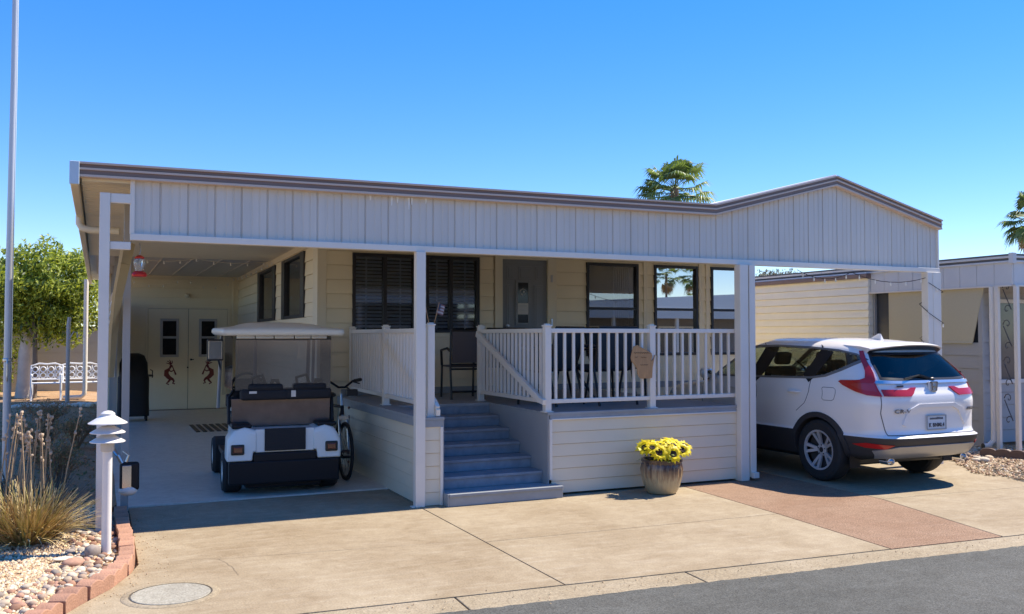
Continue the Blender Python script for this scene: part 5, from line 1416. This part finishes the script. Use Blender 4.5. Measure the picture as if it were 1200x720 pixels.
M_twig = mat('dry_twig', (.34,.21,.12), .9, var=.3, scale=10); M_dleaf = [mat('brown_leaf', (.38,.23,.10), .9), mat('olive_leaf', (.20,.19,.07), .8), mat('russet_leaf', (.44,.23,.10), .9)]
def shrub(lab, loc, R3, n, seed):
    rg = random.Random(seed); t = thing('dry_shrub', lab, 'shrub', loc, 0, 'dry shrubs in the shaded bed')
    m = MB(); tips = []
    for k in range(n):
        a = rg.uniform(0, 6.28); sp_ = rg.uniform(.1,1.0); h = R3[2]*rg.uniform(.55,1.0); e = Vector((math.cos(a)*sp_*R3[0], math.sin(a)*sp_*R3[1], h)); mid = e*.5 + Vector((rg.uniform(-.05,.05), rg.uniform(-.05,.05), .06))
        m.tube([(e.x*.1, e.y*.1, 0), mid, e], [.007,.005,.002], 5); tips += [e, mid*.6+e*.4]
        for q in range(3):
            b = mid+(e-mid)*rg.random(); f = b+Vector((rg.uniform(-.12,.12), rg.uniform(-.12,.12), rg.uniform(.02,.14))); m.tube([b, f], [.003,.0015], 4); tips.append(f)
    m.build('twigs', M_twig, t, recalc=False)
    m = MB()
    for p in tips: leaves(m, p, (.06,.06,.05), 7, .035, rg)
    m.build('foliage', M_dleaf, t, recalc=False)

# ---------------------------------------------------------------- FLAGPOLE, BENCHES, TREES on the left
fp_ = thing('flagpole', 'tall pale grey metal flagpole rising past the roof at the left edge', 'flagpole', (-3.88, 3.0, .0))
m = MB(); m.tube([(0,0,0),(.0,0,2.2),(.015,0,4.6),(.02,0,7.5)], [.042,.04,.035,.03], 14); m.build('pole', mat('grey_pole_paint', (.50,.51,.52), .4, .3), fp_, smooth=True)
m = MB(); m.lathe([(.046,1.42),(.05,1.43),(.05,1.45),(.046,1.46)], 14); m.tube([(.0,-.045,1.2),(.0,-.06,1.25),(.0,-.06,1.4),(0,-.045,1.45)], .008, 6); m.tube([(.04,-.02,1.3),(.04,-.02,7.3)], .004, 5); m.build('cleat', M_steel, fp_)

def bench(loc, rz, lab, w):
    t = thing('iron_bench', lab, 'bench', loc, rz, 'white cast iron benches under the tree'); M_ = mat('white_iron', (.80,.80,.80), .5) if 'white_iron' not in MATS else MATS['white_iron']
    m = MB(); 
    for k in range(6): m.box(-w/2,w/2,-.22+.075*k,-.165+.075*k,.42,.445)
    m.build('seat', M_, t, bevel=.005)
    m = MB(); m.tube([(-w/2,.24,.44),(-w/2,.30,.86),(-w*.25,.31,.92),(0,.32,.90),(w*.25,.31,.92),(w/2,.30,.86),(w/2,.24,.44)], .022, 6); m.tube([(-w/2,.25,.52),(w/2,.25,.52)], .018, 6)
    n = int(w/.17)
    for k in range(n):
        x = -w/2+w*(k+.5)/n
        for z in (.62,.77): m.tube([(x+.062*math.cos(a), .27, z+.062*math.sin(a)) for a in np.linspace(0,6.28,13)[:-1]], .014, 5, closed=True)
        m.tube([(x-w/n/2,.26,.54),(x-w/n/2,.29,.86)], .012, 5)
    m.build('backrest', M_, t, smooth=True)
    for x in (-w/2+.03, w/2-.03):
        m = MB(); m.tube([(x,-.24,0),(x,-.20,.2),(x,-.23,.42),(x,-.22,.62),(x,.1,.64),(x,.26,.62)], .02, 6); m.build('leg', M_, t, smooth=True)
        m = MB(); m.tube([(x,.28,0),(x,.22,.2),(x,.24,.44)], .02, 6); m.build('leg', M_, t, smooth=True)
bench((-4.13, 17.0, .08), R(0), 'white cast iron bench left of the thin trunk under the citrus tree', .72)
bench((-3.36, 17.1, .08), R(3), 'white cast iron bench nearest the carport under the citrus tree', .95)

LM = [leafmat('leaf_light', (.42,.45,.06)), leafmat('leaf_mid', (.25,.30,.04)), leafmat('leaf_dark', (.07,.11,.022))]
def leaves(mb, c, rad, n, size, rg, up=.3):
    c = Vector(c)
    for k in range(n):
        d = Vector((rg.gauss(0,1), rg.gauss(0,1), rg.gauss(0,1))).normalized(); rr = rg.random()**.45
        p = c + Vector((d.x*rad[0], d.y*rad[1], d.z*rad[2]))*rr
        a = Vector((rg.gauss(0,1), rg.gauss(0,1), rg.gauss(0,.6)+up)).normalized(); b = a.orthogonal().normalized(); b = (b + a.cross(b)*rg.uniform(-1,1)).normalized(); s = size*rg.uniform(.7,1.35)
        mb.m = rg.choices((0,1,2), (4,4,2))[0]
        mb.add([p-b*s*.5, p+a*s*.28*.6+b*0, p+b*s*.5, p-a*s*.28*.6+a.cross(b)*s*.05], [(0,1,2,3)])
def crown(mb, c, R3, nclump, nleaf, size, seed):
    rg = random.Random(seed)
    for k in range(nclump):
        d = Vector((rg.gauss(0,1), rg.gauss(0,1), rg.gauss(0,1))).normalized(); q = rg.uniform(.35,1.0)
        leaves(mb, (c[0]+d.x*R3[0]*q, c[1]+d.y*R3[1]*q, c[2]+d.z*R3[2]*q), tuple(r*rg.uniform(.22,.38) for r in R3), nleaf, size, rg)
shrub('brown twiggy shrub close behind the dead flower stalks', (-3.32, 2.0, .05), (.34,.30,.52), 46, 41)
shrub('olive brown shrub between the flagpole and the left carport post', (-3.62, 4.4, .06), (.45,.45,.55), 50, 42)
shrub('low russet shrub beside the carport floor edge', (-3.22, 6.2, .05), (.32,.5,.38), 44, 43)
shrub('sparse brown shrub near the white limestone border', (-3.75, 9.5, .06), (.5,.5,.45), 44, 44)
m = MB(); rg = random.Random(51)
for k in range(2600):
    y = 1.0+13*rg.random()**1.5; x = rg.uniform(-5.2,-2.85); leaves(m, (x, y, mound(x,y)+.012), (.01,.01,.004), 1, rg.uniform(.03,.06), rg, 1.5)
tag(m.build('leaf_litter', M_dleaf + [] , None, recalc=False), kind='stuff')
M_bark = mat('grey_bark', (.20,.16,.12), .9, var=.3, scale=8, bump=.6, bscale=30); M_lime = mat('limewashed_bark', (.62,.55,.46), .9, var=.25, scale=4, bump=.4, bscale=20)
ct_ = thing('citrus_tree', 'bushy green citrus tree with pale painted trunk behind the white benches', 'tree', (-4.75, 18.3, .05))
m = MB(); m.tube([(.0,0,0),(.02,0,.5),(.06,0,1.2),(.12,0,1.75)], [.19,.15,.17,.14], 14); m.build('trunk', M_lime, ct_, smooth=True)
m = MB()
for e in ((-.6,.3,3.2),(.5,.2,3.3),(.9,-.2,2.9),(.2,-.4,3.5),(-.9,-.2,2.8)): m.tube([(.12,0,1.7),(.12+e[0]*.4,e[1]*.4,2.2),e], [.09,.06,.03], 8)
m.build('limbs', M_bark, ct_, smooth=True)
m = MB(); crown(m, (.55,.0,2.80), (1.55,1.3,1.25), 130, 190, .14, 21); m.build('crown', LM, ct_, recalc=False)
t2 = thing('shrubby_tree', 'slender grey forked tree growing beside the thicker pale trunk', 'tree', (-4.46, 17.9, .05))
m = MB(); m.tube([(0,0,0),(.02,0,.9),(.0,0,1.8),(-.1,0,2.4)], [.075,.06,.055,.03], 10); m.tube([(.0,0,1.75),(.25,0,2.2),(.35,.1,2.6)], [.05,.035,.02], 8); m.tube([(.01,0,1.6),(-.25,0,2.1)], [.04,.02], 8); m.build('trunk', M_bark, t2, smooth=True)
m = MB(); crown(m, (.3,.2,2.3), (1.0,.7,.7), 30, 130, .10, 23); m.build('crown', LM, t2, recalc=False)
t3 = thing('hedge_tree', 'dark leafy tree behind the flagpole at the left edge', 'tree', (-6.4, 19.6, .05))
m = MB(); m.tube([(0,0,0),(.05,0,1.2),(.1,0,2.2)], [.13,.11,.07], 10); m.build('trunk', M_bark, t3, smooth=True)
m = MB(); crown(m, (.3,.0,2.1), (1.5,1.3,2.0), 110, 170, .12, 25); m.build('crown', LM, t3, recalc=False)
ps = thing('clothes_post', 'thin grey post standing in front of the white benches', 'post', (-3.62, 15.9, .06))
m = MB(); m.tube([(0,0,0),(0,0,1.9),(.02,0,2.1)], [.05,.045,.04], 10); m.build('pole', M_greym, ps, smooth=True)
m = MB(); m.tube([(.02,-.05,1.55),(.12,-.06,1.75),(.2,-.06,1.72),(.2,-.06,1.6)], .015, 6); m.build('hook', M_greym, ps)
# white limestone lumps bordering the bed far back
wst = bpy.data.meshes.new('limestone_lump'); bm = bmesh.new(); bmesh.ops.create_icosphere(bm, subdivisions=1, radius=1)
rs = random.Random(2)
for v in bm.verts: v.co *= rs.uniform(.75,1.2)
bm.to_mesh(wst); bm.free(); wst.materials.append(mat('white_limestone', (.72,.64,.54), .9))
for k in range(22):
    o = bpy.data.objects.new('limestone_lump', wst); COL.objects.link(o); o.location = (-4.75+1.85*k/21+rg.uniform(-.04,.04), 14.6+rg.uniform(-.25,.25), mound(-4,14)+.03); r = rg.uniform(.05,.13); o.scale = (r*1.3, r, r*.8); o.rotation_euler = (0,0,rg.uniform(0,6))
    tag(o, 'white limestone lump in the row bordering the far garden bed', 'stone', 'white limestone border')
# shaded outbuilding behind the benches
bw = thing('garden_wall', 'plain pale garden wall in shade behind the citrus tree and benches', 'wall', (-4.5, 21.2, 0))
m = MB(); siding(m, (-3.5,0,0), (1,0,0), (0,-1,0), 5.1, 0, 1.85, .3, lip=.006); m.box(-3.5,1.6,.02,.2,0,1.9); m.build('wall', mat('pale_render', (.42,.40,.34), .9), bw)
m = MB(); m.box(-3.55,1.65,-.04,.24,1.9,1.98); m.build('coping', M_creamw, bw, bevel=.01)
m = MB(); m.box(-2.6,-1.7,-.03,.0,.1,1.7); m.build('gate', mat('dark_gate', (.02,.05,.06), .6), bw)

# ---------------------------------------------------------------- NEIGHBOUR on the right
M_nsid = mat('grey_vinyl_siding', (.36,.355,.345), .55, var=.06, scale=2); M_nfas = mat('pale_grey_fascia', (.62,.61,.585), .5, var=.05); M_shade = mat('beige_sunshade', (.50,.44,.30), .85, var=.05, scale=30)
nh = thing('neighbour_house', 'grey neighbouring home with beige sun shades and a pale panelled porch roof at the right', 'house', (9.33, .36, 0))
m = MB()
def grooved(mb, ax, a0, a1, z0, z1, off, nrm):
    a = a0
    while a < a1-.01:
        b = min(a+.30, a1)
        if ax == 'y': mb.box(off, off+.03, a+.004, b-.004, z0, z1); mb.box(off+.008, off+.028, b-.004, b+.004, z0, z1)
        else: mb.box(a+.004, b-.004, off, off+.03, z0, z1); mb.box(b-.004, b+.004, off+.008, off+.028, z0, z1)
        a = b
grooved(m, 'y', .0, 9.0, 2.47, 2.80, .0, -1); grooved(m, 'x', .03, 6.0, 2.47, 2.80, .0, -1)
m.build('fascia_panel', M_nfas, nh)
m = MB(); m.box(-.03,6.0,-.03,9.0,2.80,2.83); m.box(-.045,6.0,-.045,9.0,2.865,2.90); m.build('roof_edge', M_nfas, nh, bevel=.004)
m = MB(); m.box(-.02,6.0,-.02,9.0,2.83,2.865); m.box(-.05,6.05,-.05,9.0,2.90,2.925); m.build('roof', mat('dark_roof_edge', (.10,.10,.10), .6), nh)
m = MB(); m.box(-.055,.02,-.055,.02,2.78,2.94); m.build('corner_cap', M_nfas, nh, bevel=.004)
m = MB(); m.box(-.02,.04,.02,9,2.445,2.468); m.box(.04,6,-.02,.04,2.445,2.468); m.build('bottom_trim', M_white, nh)
m = MB(); siding(m, (.06,.62,0), (0,1,0), (-1,0,0), 8.4, .0, 1.60, .2, [(.35,1.35,1.02,1.16)]); m.build('side_wall', M_nsid, nh)
m = MB(); m.box(.05,.09,.95,1.98,1.02,1.16); m.build('vent_slot', M_unlit, nh)
m = MB(); m.box(.10,.14,.62,9.0,1.6,2.83); m.build('screen', mat('dark_screen', (.035,.04,.05), .25), nh)
m = MB(); m.box(.04,.09,.55,.62,.0,2.45); m.box(.05,.10,2.66,2.70,1.6,2.45); m.build('screen_frame', M_nsid, nh, each=True)
for (y0, y1, cut) in ((1.42,2.34,0),(.52,1.40,.2)):
    m = MB(); m.prism([(y0+cut,1.60),(y1,1.60),(y1,2.46),(y0,2.46)], 'yz', .035, .05); 
    if cut: m.v = [(a, b+ (0.04*math.sin((c-1.6)*4) if b < .8 else 0), c) for a, b, c in m.v]
    m.cyl((.04,y0+cut,1.60),(.04,y1,1.60),.018,n=8); m.build('sun_shade', M_shade, nh)
# ornamental post: two white uprights with iron scrolls
m = MB(); m.box(-.03,.025,.225,.285,0,2.445); m.box(.025,.085,-.045,.015,0,2.445); m.build('porch_post', M_white, nh, bevel=.004)
m = MB()
for z0 in (.45,1.0,1.55,2.1):
    def P(u, z): return (-.0+(.05)*u, .225-.215*u, z)
    for s, zc in ((1,z0),(-1,z0+.33)):
        m.tube([P(.5+(.28-.035*k)*math.cos(k*.75)*s, zc+(.09-.011*k)*math.sin(k*.75)) for k in range(9)], .007, 5)
    m.tube([P(.75,z0+.02),P(.5,z0+.16),P(.25,z0+.31)], .007, 5)
m.build('iron_scroll', mat('blackened_iron', (.05,.05,.055), .5), nh, smooth=True)
m = MB(); m.tube([(-.02,.335,2.45),(-.02,.335,.30),(-.03,.335,.14),(-.10,.36,.07),(-.18,.39,.06)], .036, 8); m.build('downspout', M_white, nh, smooth=True)
m = MB(); m.cyl((-.18,.39,.06),(-.19,.393,.06),.04,n=10); m.build('downspout_mouth', M_black, nh)
m = MB(); siding(m, (.3,.9,0), (1,0,0), (0,-1,0), 5.7, 0, 2.83, .2, [(.35,1.5,.95,2.3)]); m.build('front_wall', M_nsid, nh)
m = MB(); ring(m, .65,1.8,.95,2.3,.06,.86,.95); w_ = m.build('window', M_nfas, nh, bevel=.004)
m = MB(); m.box(.71,1.74,.91,.93,1.01,2.24); m.build('pane', mat('dull_window', (.05,.055,.07), .1), w_)
m = MB(); 
for k in range(5): m.box(.8+.18*k,.88+.18*k,.935,.95,1.01,2.24)
m.build('curtain', mat('red_white_curtain', (.35,.12,.12), .9), w_)
m = MB(); m.box(6.0,6.1,.0,9,0,2.47); m.build('end_wall', M_nsid, nh)
ns = thing('neighbour_shed', 'cream clapboard storage shed with a brown roof edge beyond the parked car', 'shed', (9.27, 3.08, 0))
m = MB(); siding(m, (.03,0,0), (0,1,0), (-1,0,0), 7.5, 0, 2.72, .135, lip=.022); siding(m, (.03,0,0), (1,0,0), (0,-1,0), .25, 0, 2.72, .135, lip=.012); m.build('wall', mat('ivory_siding', (.88,.83,.68), .5, var=.05), ns)
m = MB(); m.box(-.05,.5,-.03,7.5,2.72,2.80); m.build('roof_edge', M_brown, ns, bevel=.006)
m = MB(); m.box(-.02,2.2,-.0,7.5,2.80,2.825); m.build('roof', M_roofw, ns)
# small scalloped border and stones by the neighbour's post
sc0 = None
for k in range(8):
    if sc0 is None:
        m = MB(); m.prism([(-.11,0)]+[(.11*math.cos(a), .06+.06*math.sin(a)) for a in np.linspace(math.pi,0,13)]+[(.11,0)], 'xz', -.03, .03); sc0 = m.build('border_scallop', mat('dark_brown_block', (.13,.085,.065), .85, var=.2, scale=9), None, bevel=.006); o = sc0
        tag(o, 'dark brown scalloped border block in the gravel by the neighbouring porch', 'edging block', 'brown scalloped border blocks')
    else: o = sc0.copy(); COL.objects.link(o)
    u = k/7; o.location = (8.42+.55*u, .10-1.15*u, .02); o.rotation_euler = (0,0,R(-64)); 
m = MB()
for k in range(5200):
    x = rnd.uniform(6.9,9.9); y = rnd.uniform(-1.9,2.6)
    if x < 7.35+max(-.5, (y+.3))*.75: continue
    m.m = rnd.choices(range(5), [2,3,1,4,3])[0]; pebble(m, (x, y, .02), rnd.uniform(.015,.032), rnd)
tag(m.build('gravel', gm, None, recalc=False), kind='stuff')
for k in range(34):
    x = rnd.uniform(7.6,9.2); y = rnd.uniform(-.2,.75)
    if x < 7.6+max(0, y)*.8: continue
    o = bpy.data.objects.new('river_stone', rnd.choice(sp[:3])); COL.objects.link(o); r = rnd.uniform(.035,.07); o.location = (x, y, .03); o.scale = (r,)*3; o.rotation_euler = (0,0,rnd.uniform(0,6))
    tag(o, 'pale stone in the gravel strip between the car and the neighbouring porch', 'stone', 'pale stones beside the neighbouring porch')

# ---------------------------------------------------------------- PALMS
M_pf = [leafmat('palm_frond', (.16,.225,.065), .3), leafmat('palm_frond_dark', (.09,.14,.045), .3), mat('palm_dead', (.36,.26,.13), .8)]
M_pt = mat('palm_trunk', (.20,.15,.11), .9, var=.3, scale=6, bump=.5, bscale=14)
def fan_palm(lab, loc, h, R_, n, seed, grp=None):
    rg = random.Random(seed); t = thing('fan_palm', lab, 'palm tree', loc, 0, grp)
    m = MB(); m.tube([(0,0,0),(.05,0,h*.4),(.0,0,h*.8),(0,0,h)], [.24,.2,.17,.2], 14); m.build('trunk', M_pt, t, smooth=True)
    m = MB()
    for k in range(n):
        el = R(rg.uniform(-50, 85)) if k > n*.15 else R(rg.uniform(-80,-45)); a = rg.uniform(0, 6.28)
        dead = k <= n*.15; m.m = 2 if dead else rg.choice((0,0,1))
        d = Vector((math.cos(a)*math.cos(el), math.sin(a)*math.cos(el), math.sin(el))); L_ = R_*rg.uniform(.5,.66)
        b = Vector((0,0,h)) + Vector((0,0,rg.uniform(-.3,.1))); e = b + d*L_ + Vector((0,0,-.10*L_))
        m.tube([b, b+d*L_*.5+Vector((0,0,.03)), e], [.018,.014,.010], 5)
        side = d.cross(Vector((0,0,1))); side = side.normalized() if side.length > .1 else Vector((math.cos(a+1.57), math.sin(a+1.57), 0)); up = side.cross(d).normalized()
        ns_ = 17; fl = R_*rg.uniform(.42,.52)
        for q in range(ns_):
            th = R(-105+210*q/(ns_-1)); dd = d*math.cos(th)+side*math.sin(th); l2 = fl*(1-.25*abs(math.sin(th)))*rg.uniform(.88,1.08); w = fl*.055
            tq = (side*math.cos(th)-d*math.sin(th)); p1 = e+dd*l2*.62+up*.03; p2 = e+dd*l2+Vector((0,0,-l2*rg.uniform(.22,.5)))
            m.add([e-tq*w*.25, e+tq*w*.25, p1+tq*w, p2, p1-tq*w, p1+up*w*.5], [(0,1,2,5),(0,5,4),(5,2,3),(4,5,3)])
    m.build('crown', M_pf, t, recalc=False)
fan_palm('shaggy fan palm rising behind the roof left of the gable', (21.9, 27, 0), 8.7, 1.95, 60, 3)
fan_palm('fan palm cut by the right edge of the view above the neighbouring roof', (51.6, 30, 0), 9.3, 2.1, 54, 9)
dt = thing('desert_tree', 'distant grey green tree seen over the neighbouring shed roof', 'tree', (39.5, 40, 0))
m = MB(); m.tube([(0,0,0),(.1,0,2),(.2,0,4)], [.25,.2,.1], 8); m.build('trunk', M_bark, dt, smooth=True)
m = MB(); crown(m, (0,0,4.9), (3.0,2.0,1.5), 50, 90, .22, 31); m.build('crown', [mat('dusty_leaf', (.16,.17,.09), .7), mat('dusty_leaf_dark', (.09,.10,.05), .7), mat('dusty_leaf_brown', (.17,.13,.08), .8)], dt, recalc=False)
dh = thing('distant_house', 'pale flat roofed house far behind the neighbouring shed', 'house', (44, 46, 0))
m = MB(); m.box(-7,7,0,8,0,5.2); m.build('wall', M_creamw, dh)
m = MB(); m.box(-7.3,7.3,-.3,8.3,5.2,5.5); m.box(-5,-3.6,1,2.4,5.5,6.4); m.box(1,2.2,1,2.2,5.5,6.2); m.build('roof', M_roofw, dh)
m = MB(); 
for x in (-4.5,0,4): m.box(x-.8,x+.8,-.03,.0,1.6,3.4)
m.build('window', M_bronze, dh)

# across the street: what the porch windows mirror
oh = thing('opposite_house', 'low pale home with a white roof across the street mirrored in the porch window', 'house', (21.5, -16.5, 0))
m = MB(); m.box(-9,9,-9,0,0,2.5); m.build('wall', mat('mauve_grey_wall', (.26,.24,.23), .7), oh)
m = MB(); m.prism([(-9.5,2.75),(9.5,2.75),(9.5,2.95),(2,3.55),(-9.5,2.95)], 'xz', -9.5, 1.6); m.build('roof', M_roofw, oh)
m = MB(); m.box(-9.5,9.5,1.55,1.66,2.4,2.75); m.build('fascia_panel', M_nfas, oh)
m = MB()
for x in (-9.2,-6,-3,0,3,6,9.2): m.box(x-.06,x+.06,1.45,1.57,0,2.4)
m.build('post', M_white, oh)
for x in (-6.5,-2,2.5,6.5):
    m = MB(); ring(m, x-.9,x+.9,.9,2.1,.08,.0,.06); w_ = m.build('window', M_white, oh); m = MB(); m.box(x-.82,x+.82,.01,.03,.98,2.02); m.build('pane', MATS['dull_window'], w_)
o2 = thing('opposite_house', 'low grey home with white carport fascia across the street facing the porch steps', 'house', (3.5, -17.5, 0))
m = MB(); m.box(-7,7,-9,-1.5,0,3.14); m.build('wall', mat('slate_grey_wall', (.16,.16,.17), .7), o2)
m = MB(); m.prism([(-9.6,3.15),(1.05,3.15),(.9,3.35),(-4.5,5.0),(-9.6,3.35)], 'yz', -7.4, 7.4); m.build('roof', mat('dark_shingle', (.05,.047,.045), .8), o2)  # walls and tall roof made dark to dim the porch window reflections
m = MB(); m.box(-7.4,7.4,1.06,1.11,2.9,3.2); m.build('fascia_panel', M_nfas, o2)
for x in (-6.4,-2.2,2.2,6.4):
    m = MB(); m.box(x-.06,x+.06,.85,.99,0,3.14); m.build('post', M_white, o2)
for x in (-4,0,4):
    m = MB(); ring(m, x-.8,x+.8,.9,2.1,.08,-1.5,-1.44); w_ = m.build('window', M_white, o2); m = MB(); m.box(x-.72,x+.72,-1.49,-1.47,.98,2.02); m.build('pane', MATS['dull_window'], w_)
fan_palm('tall fan palm across the street mirrored in the middle of the porch window', (81.8, -101, 0), 11.0, 2.6, 36, 13, 'palms across the street')
fan_palm('fan palm across the street mirrored at the left edge of the porch window', (76, -100, 0), 11.0, 2.6, 36, 14, 'palms across the street')
fan_palm('low fan palm behind the roof across the street', (84, -103, 0), 8.0, 2.2, 30, 15, 'palms across the street')

# ---------------------------------------------------------------- GROUND
m = MB(); n = 24
m.add([(-400,-400,-.06),(400,-400,-.06),(400,400,-.06),(-400,400,-.06)], [(0,1,2,3)])
tag(m.build('ground', M_sand, None), kind='structure')
def ye(x): return -3.30 - .059*x            # kerb line
rs = random.Random(12); m = MB(); near = []; x = -12.0
while x < 14: near.append((x, ye(x)-.108+rs.gauss(0,.006)+.008*math.sin(x*3.1), -.004)); x += .05
near = [(-60, ye(-60)-.11, -.004)] + near + [(60, ye(60)-.11, -.004)]; N_ = len(near)
m.add(near + [(p[0], ye(p[0])-9, -.004) for p in near], [(i, i+1, N_+i+1, N_+i) for i in range(N_-1)])
tag(m.build('street', M_asph, None), kind='structure')
m = MB(); xs = [-60,-30,-8,-3.3,-.8,.95,4.6,8,12,30,60]
for a, b in zip(xs[:-1], xs[1:]):
    a2, b2 = a+.006, b-.006
    vs = [(a2,ye(a2)+.17,-.15),(b2,ye(b2)+.17,-.15),(b2,ye(b2)-.13,-.15),(a2,ye(a2)-.13,-.15),(a2,ye(a2)+.17,.0),(b2,ye(b2)+.17,.0),(b2,ye(b2)-.13,-.012),(a2,ye(a2)-.13,-.012)]
    m.add(vs, [(0,1,2,3),(7,6,5,4),(0,4,5,1),(1,5,6,2),(2,6,7,3),(3,7,4,0)])
tag(m.build('gutter_strip', M_gut, None, bevel=.006), kind='structure')
m = MB(); m.add([(-60, ye(-60)-9.1, -.02),(60, ye(60)-9.1, -.02),(60, ye(60)-9.4, -.02),(-60, ye(-60)-9.4, -.02)], [(0,1,2,3)]); tag(m.build('far_gutter', M_gut, None), kind='structure')
m = MB(); m.add([(-2.80,-4.5,-.004),(9.3,-4.5,-.004),(9.3,13.4,-.004),(-2.80,13.4,-.004)], [(0,1,2,3)])
def kl(x): return ye(x)+.185
def slab(mb, poly, z=.0, t=.08):
    p = inset(poly, .005); mb.prism(p, 'xy', z-t, z)
m = MB()
J = lambda y: -.005 - .0*y
slab(m, [(-2.66,-1.3),(-2.66,1.14),(.0,1.14),(.0,kl(.0)),(-2.0,kl(-2.0)),(-3.5,kl(-3.5)),(-3.40,-2.95),(-3.2,-2.58),(-3.04,-2.25),(-2.86,-1.93),(-2.73,-1.58)])
slab(m, [(.0,1.14),(3.20,1.14),(3.03,-1.78),(.0,-1.70)]) ; slab(m, [(.0,-1.70),(3.03,-1.78),(2.88,kl(2.88)),(.0,kl(.0))])
slab(m, [(4.56,-1.62),(4.75,1.5),(8.8,1.5),(7.62,-.1),(6.82,-1.74)]); slab(m, [(4.56,-1.62),(6.82,-1.74),(6.1,kl(6.1)),(4.10,kl(4.10))]); slab(m, [(4.75,1.5),(8.8,1.5),(8.8,7.5),(4.75,7.5)])
tag(m.build('driveway', M_conc, None, bevel=.004), kind='structure')
m = MB(); slab(m, [(3.03,-1.78),(3.20,1.14),(4.72,1.14),(4.56,-1.62),(4.10,kl(4.10)),(2.88,kl(2.88))]); slab(m, [(4.05,1.14),(4.74,1.14),(4.74,7.5),(4.05,7.5)])
tag(m.build('aggregate_strip', M_red, None, bevel=.004), kind='structure')
m = MB(); m.prism([(-2.76,1.15),(.06,1.15),(.06,13.42),(-2.76,13.42)], 'xy', -.06, .012); tag(m.build('carport_floor', M_paint, None, bevel=.003), kind='structure')
m = MB(); m.add([(-3.6,-4.2,-.03),(7.0,-4.2,-.03),(8.8,1.5,-.03),(8.8,7.5,-.03),(-2.9,7.5,-.03)], [(0,1,2,3,4)]); tag(m.build('joint_bed', M_joint, None), kind='structure')
M_scuff = concrete('tyre_scuff', (.27,.205,.14), (.355,.28,.20), (.41,.34,.26), .35)
def scuff(mb, pts, w, z=.0025):
    P = [Vector((a, b, 0)) for a, b in pts]; vs = []
    for i, p in enumerate(P):
        t = (P[min(i+1, len(P)-1)]-P[max(i-1, 0)]).normalized(); q = Vector((-t.y, t.x, 0))*w*.5*(1 if 0 < i < len(P)-1 else .2); vs += [(p.x-q.x, p.y-q.y, z), (p.x+q.x, p.y+q.y, z)]
    mb.add(vs, [(2*i, 2*i+1, 2*i+3, 2*i+2) for i in range(len(P)-1)])
m = MB(); rs = random.Random(6)
for (x0, y0, x1, y1, bow, w_) in ((-2.45,-1.30,-2.05,-1.36,.01,.004),(-2.1,-1.36,-2.02,-1.95,.03,.003)):
    pts = []
    for i in range(17):
        u = i/16; nx_, ny_ = -(y1-y0), (x1-x0); L_ = math.hypot(nx_, ny_); o_ = bow*4*u*(1-u) + rs.uniform(-.006,.006)
        pts.append((x0+(x1-x0)*u+nx_/L_*o_, y0+(y1-y0)*u+ny_/L_*o_))
    scuff(m, pts, w_)
scuff(m, [(-2.6,-1.33),(-1.3,-1.47),(-.01,-1.63)], .006, .003)
tag(m.build('tyre_marks', M_scuff, None, recalc=False), kind='structure')
uc = thing('utility_cover', 'round pale concrete utility cover set in the driveway', 'utility cover', (-2.49, -2.24, 0))
m = MB(); m.lathe([(0,.009),(.245,.009),(.25,.006),(.25,-.01)], 48, caps=False); m.build('lid', M_lid, uc, smooth=True, angle=30)
m = MB(); m.lathe([(.253,.004),(.262,.005),(.262,-.01)], 48, caps=False); m.build('gap_ring', M_joint, uc)
m = MB(); m.lathe([(.263,.007),(.30,.006),(.31,.001)], 48, caps=False); m.build('collar', M_gut, uc, smooth=True)

# ---------------------------------------------------------------- CAMERA, SUN, SKY
cam = bpy.data.objects.new('camera', bpy.data.cameras.new('camera')); COL.objects.link(cam)
cam.location = (-2.95, -8.68, 1.72); cam.rotation_euler = (R(90+1.79), 0, R(-24.6))
cam.data.sensor_width = 36; cam.data.lens = 1058/1200*36; cam.data.clip_end = 2000; cam.data.clip_start = .05
S.camera = cam
EL, AZ = 52, 89          # azimuth clockwise from +Y
sd_ = Vector((math.sin(R(AZ))*math.cos(R(EL)), math.cos(R(AZ))*math.cos(R(EL)), math.sin(R(EL))))
su = bpy.data.lights.new('sun', 'SUN'); su.energy = 3.8; su.angle = R(.53); su.color = (1, .91, .78)
so = bpy.data.objects.new('sun', su); COL.objects.link(so); so.rotation_euler = sd_.to_track_quat('Z', 'Y').to_euler(); so.location = (20, 0, 30)
w = bpy.data.worlds.new('World'); S.world = w; w.use_nodes = True
nt = w.node_tree; sky = nt.nodes.new('ShaderNodeTexSky'); sky.sky_type = 'NISHITA'; sky.sun_disc = False; sky.sun_elevation = R(EL); sky.sun_rotation = R(AZ)
sky.ozone_density = 4.0; sky.air_density = 1.0; sky.dust_density = .0; sky.altitude = 1400
gm_ = nt.nodes.new('ShaderNodeGamma'); gm_.inputs['Gamma'].default_value = .62
hs = nt.nodes.new('ShaderNodeHueSaturation'); hs.inputs['Saturation'].default_value = 1.75; hs.inputs['Hue'].default_value = .519; hs.inputs['Value'].default_value = 1.42
nt.links.new(sky.outputs[0], gm_.inputs['Color']); nt.links.new(gm_.outputs['Color'], hs.inputs['Color']); nt.links.new(hs.outputs['Color'], nt.nodes['Background'].inputs['Color']); nt.nodes['Background'].inputs['Strength'].default_value = .14
S.render.engine = 'CYCLES'
try:
    S.cycles.use_denoising = True; S.cycles.max_bounces = 10; S.cycles.diffuse_bounces = 8; S.cycles.transparent_max_bounces = 12; S.cycles.caustics_reflective = False; S.cycles.caustics_refractive = False; S.cycles.sample_clamp_indirect = 6
except Exception: pass
S.view_settings.view_transform = 'Standard'; S.view_settings.look = 'None'; S.view_settings.gamma = 1; S.view_settings.exposure = 1.22
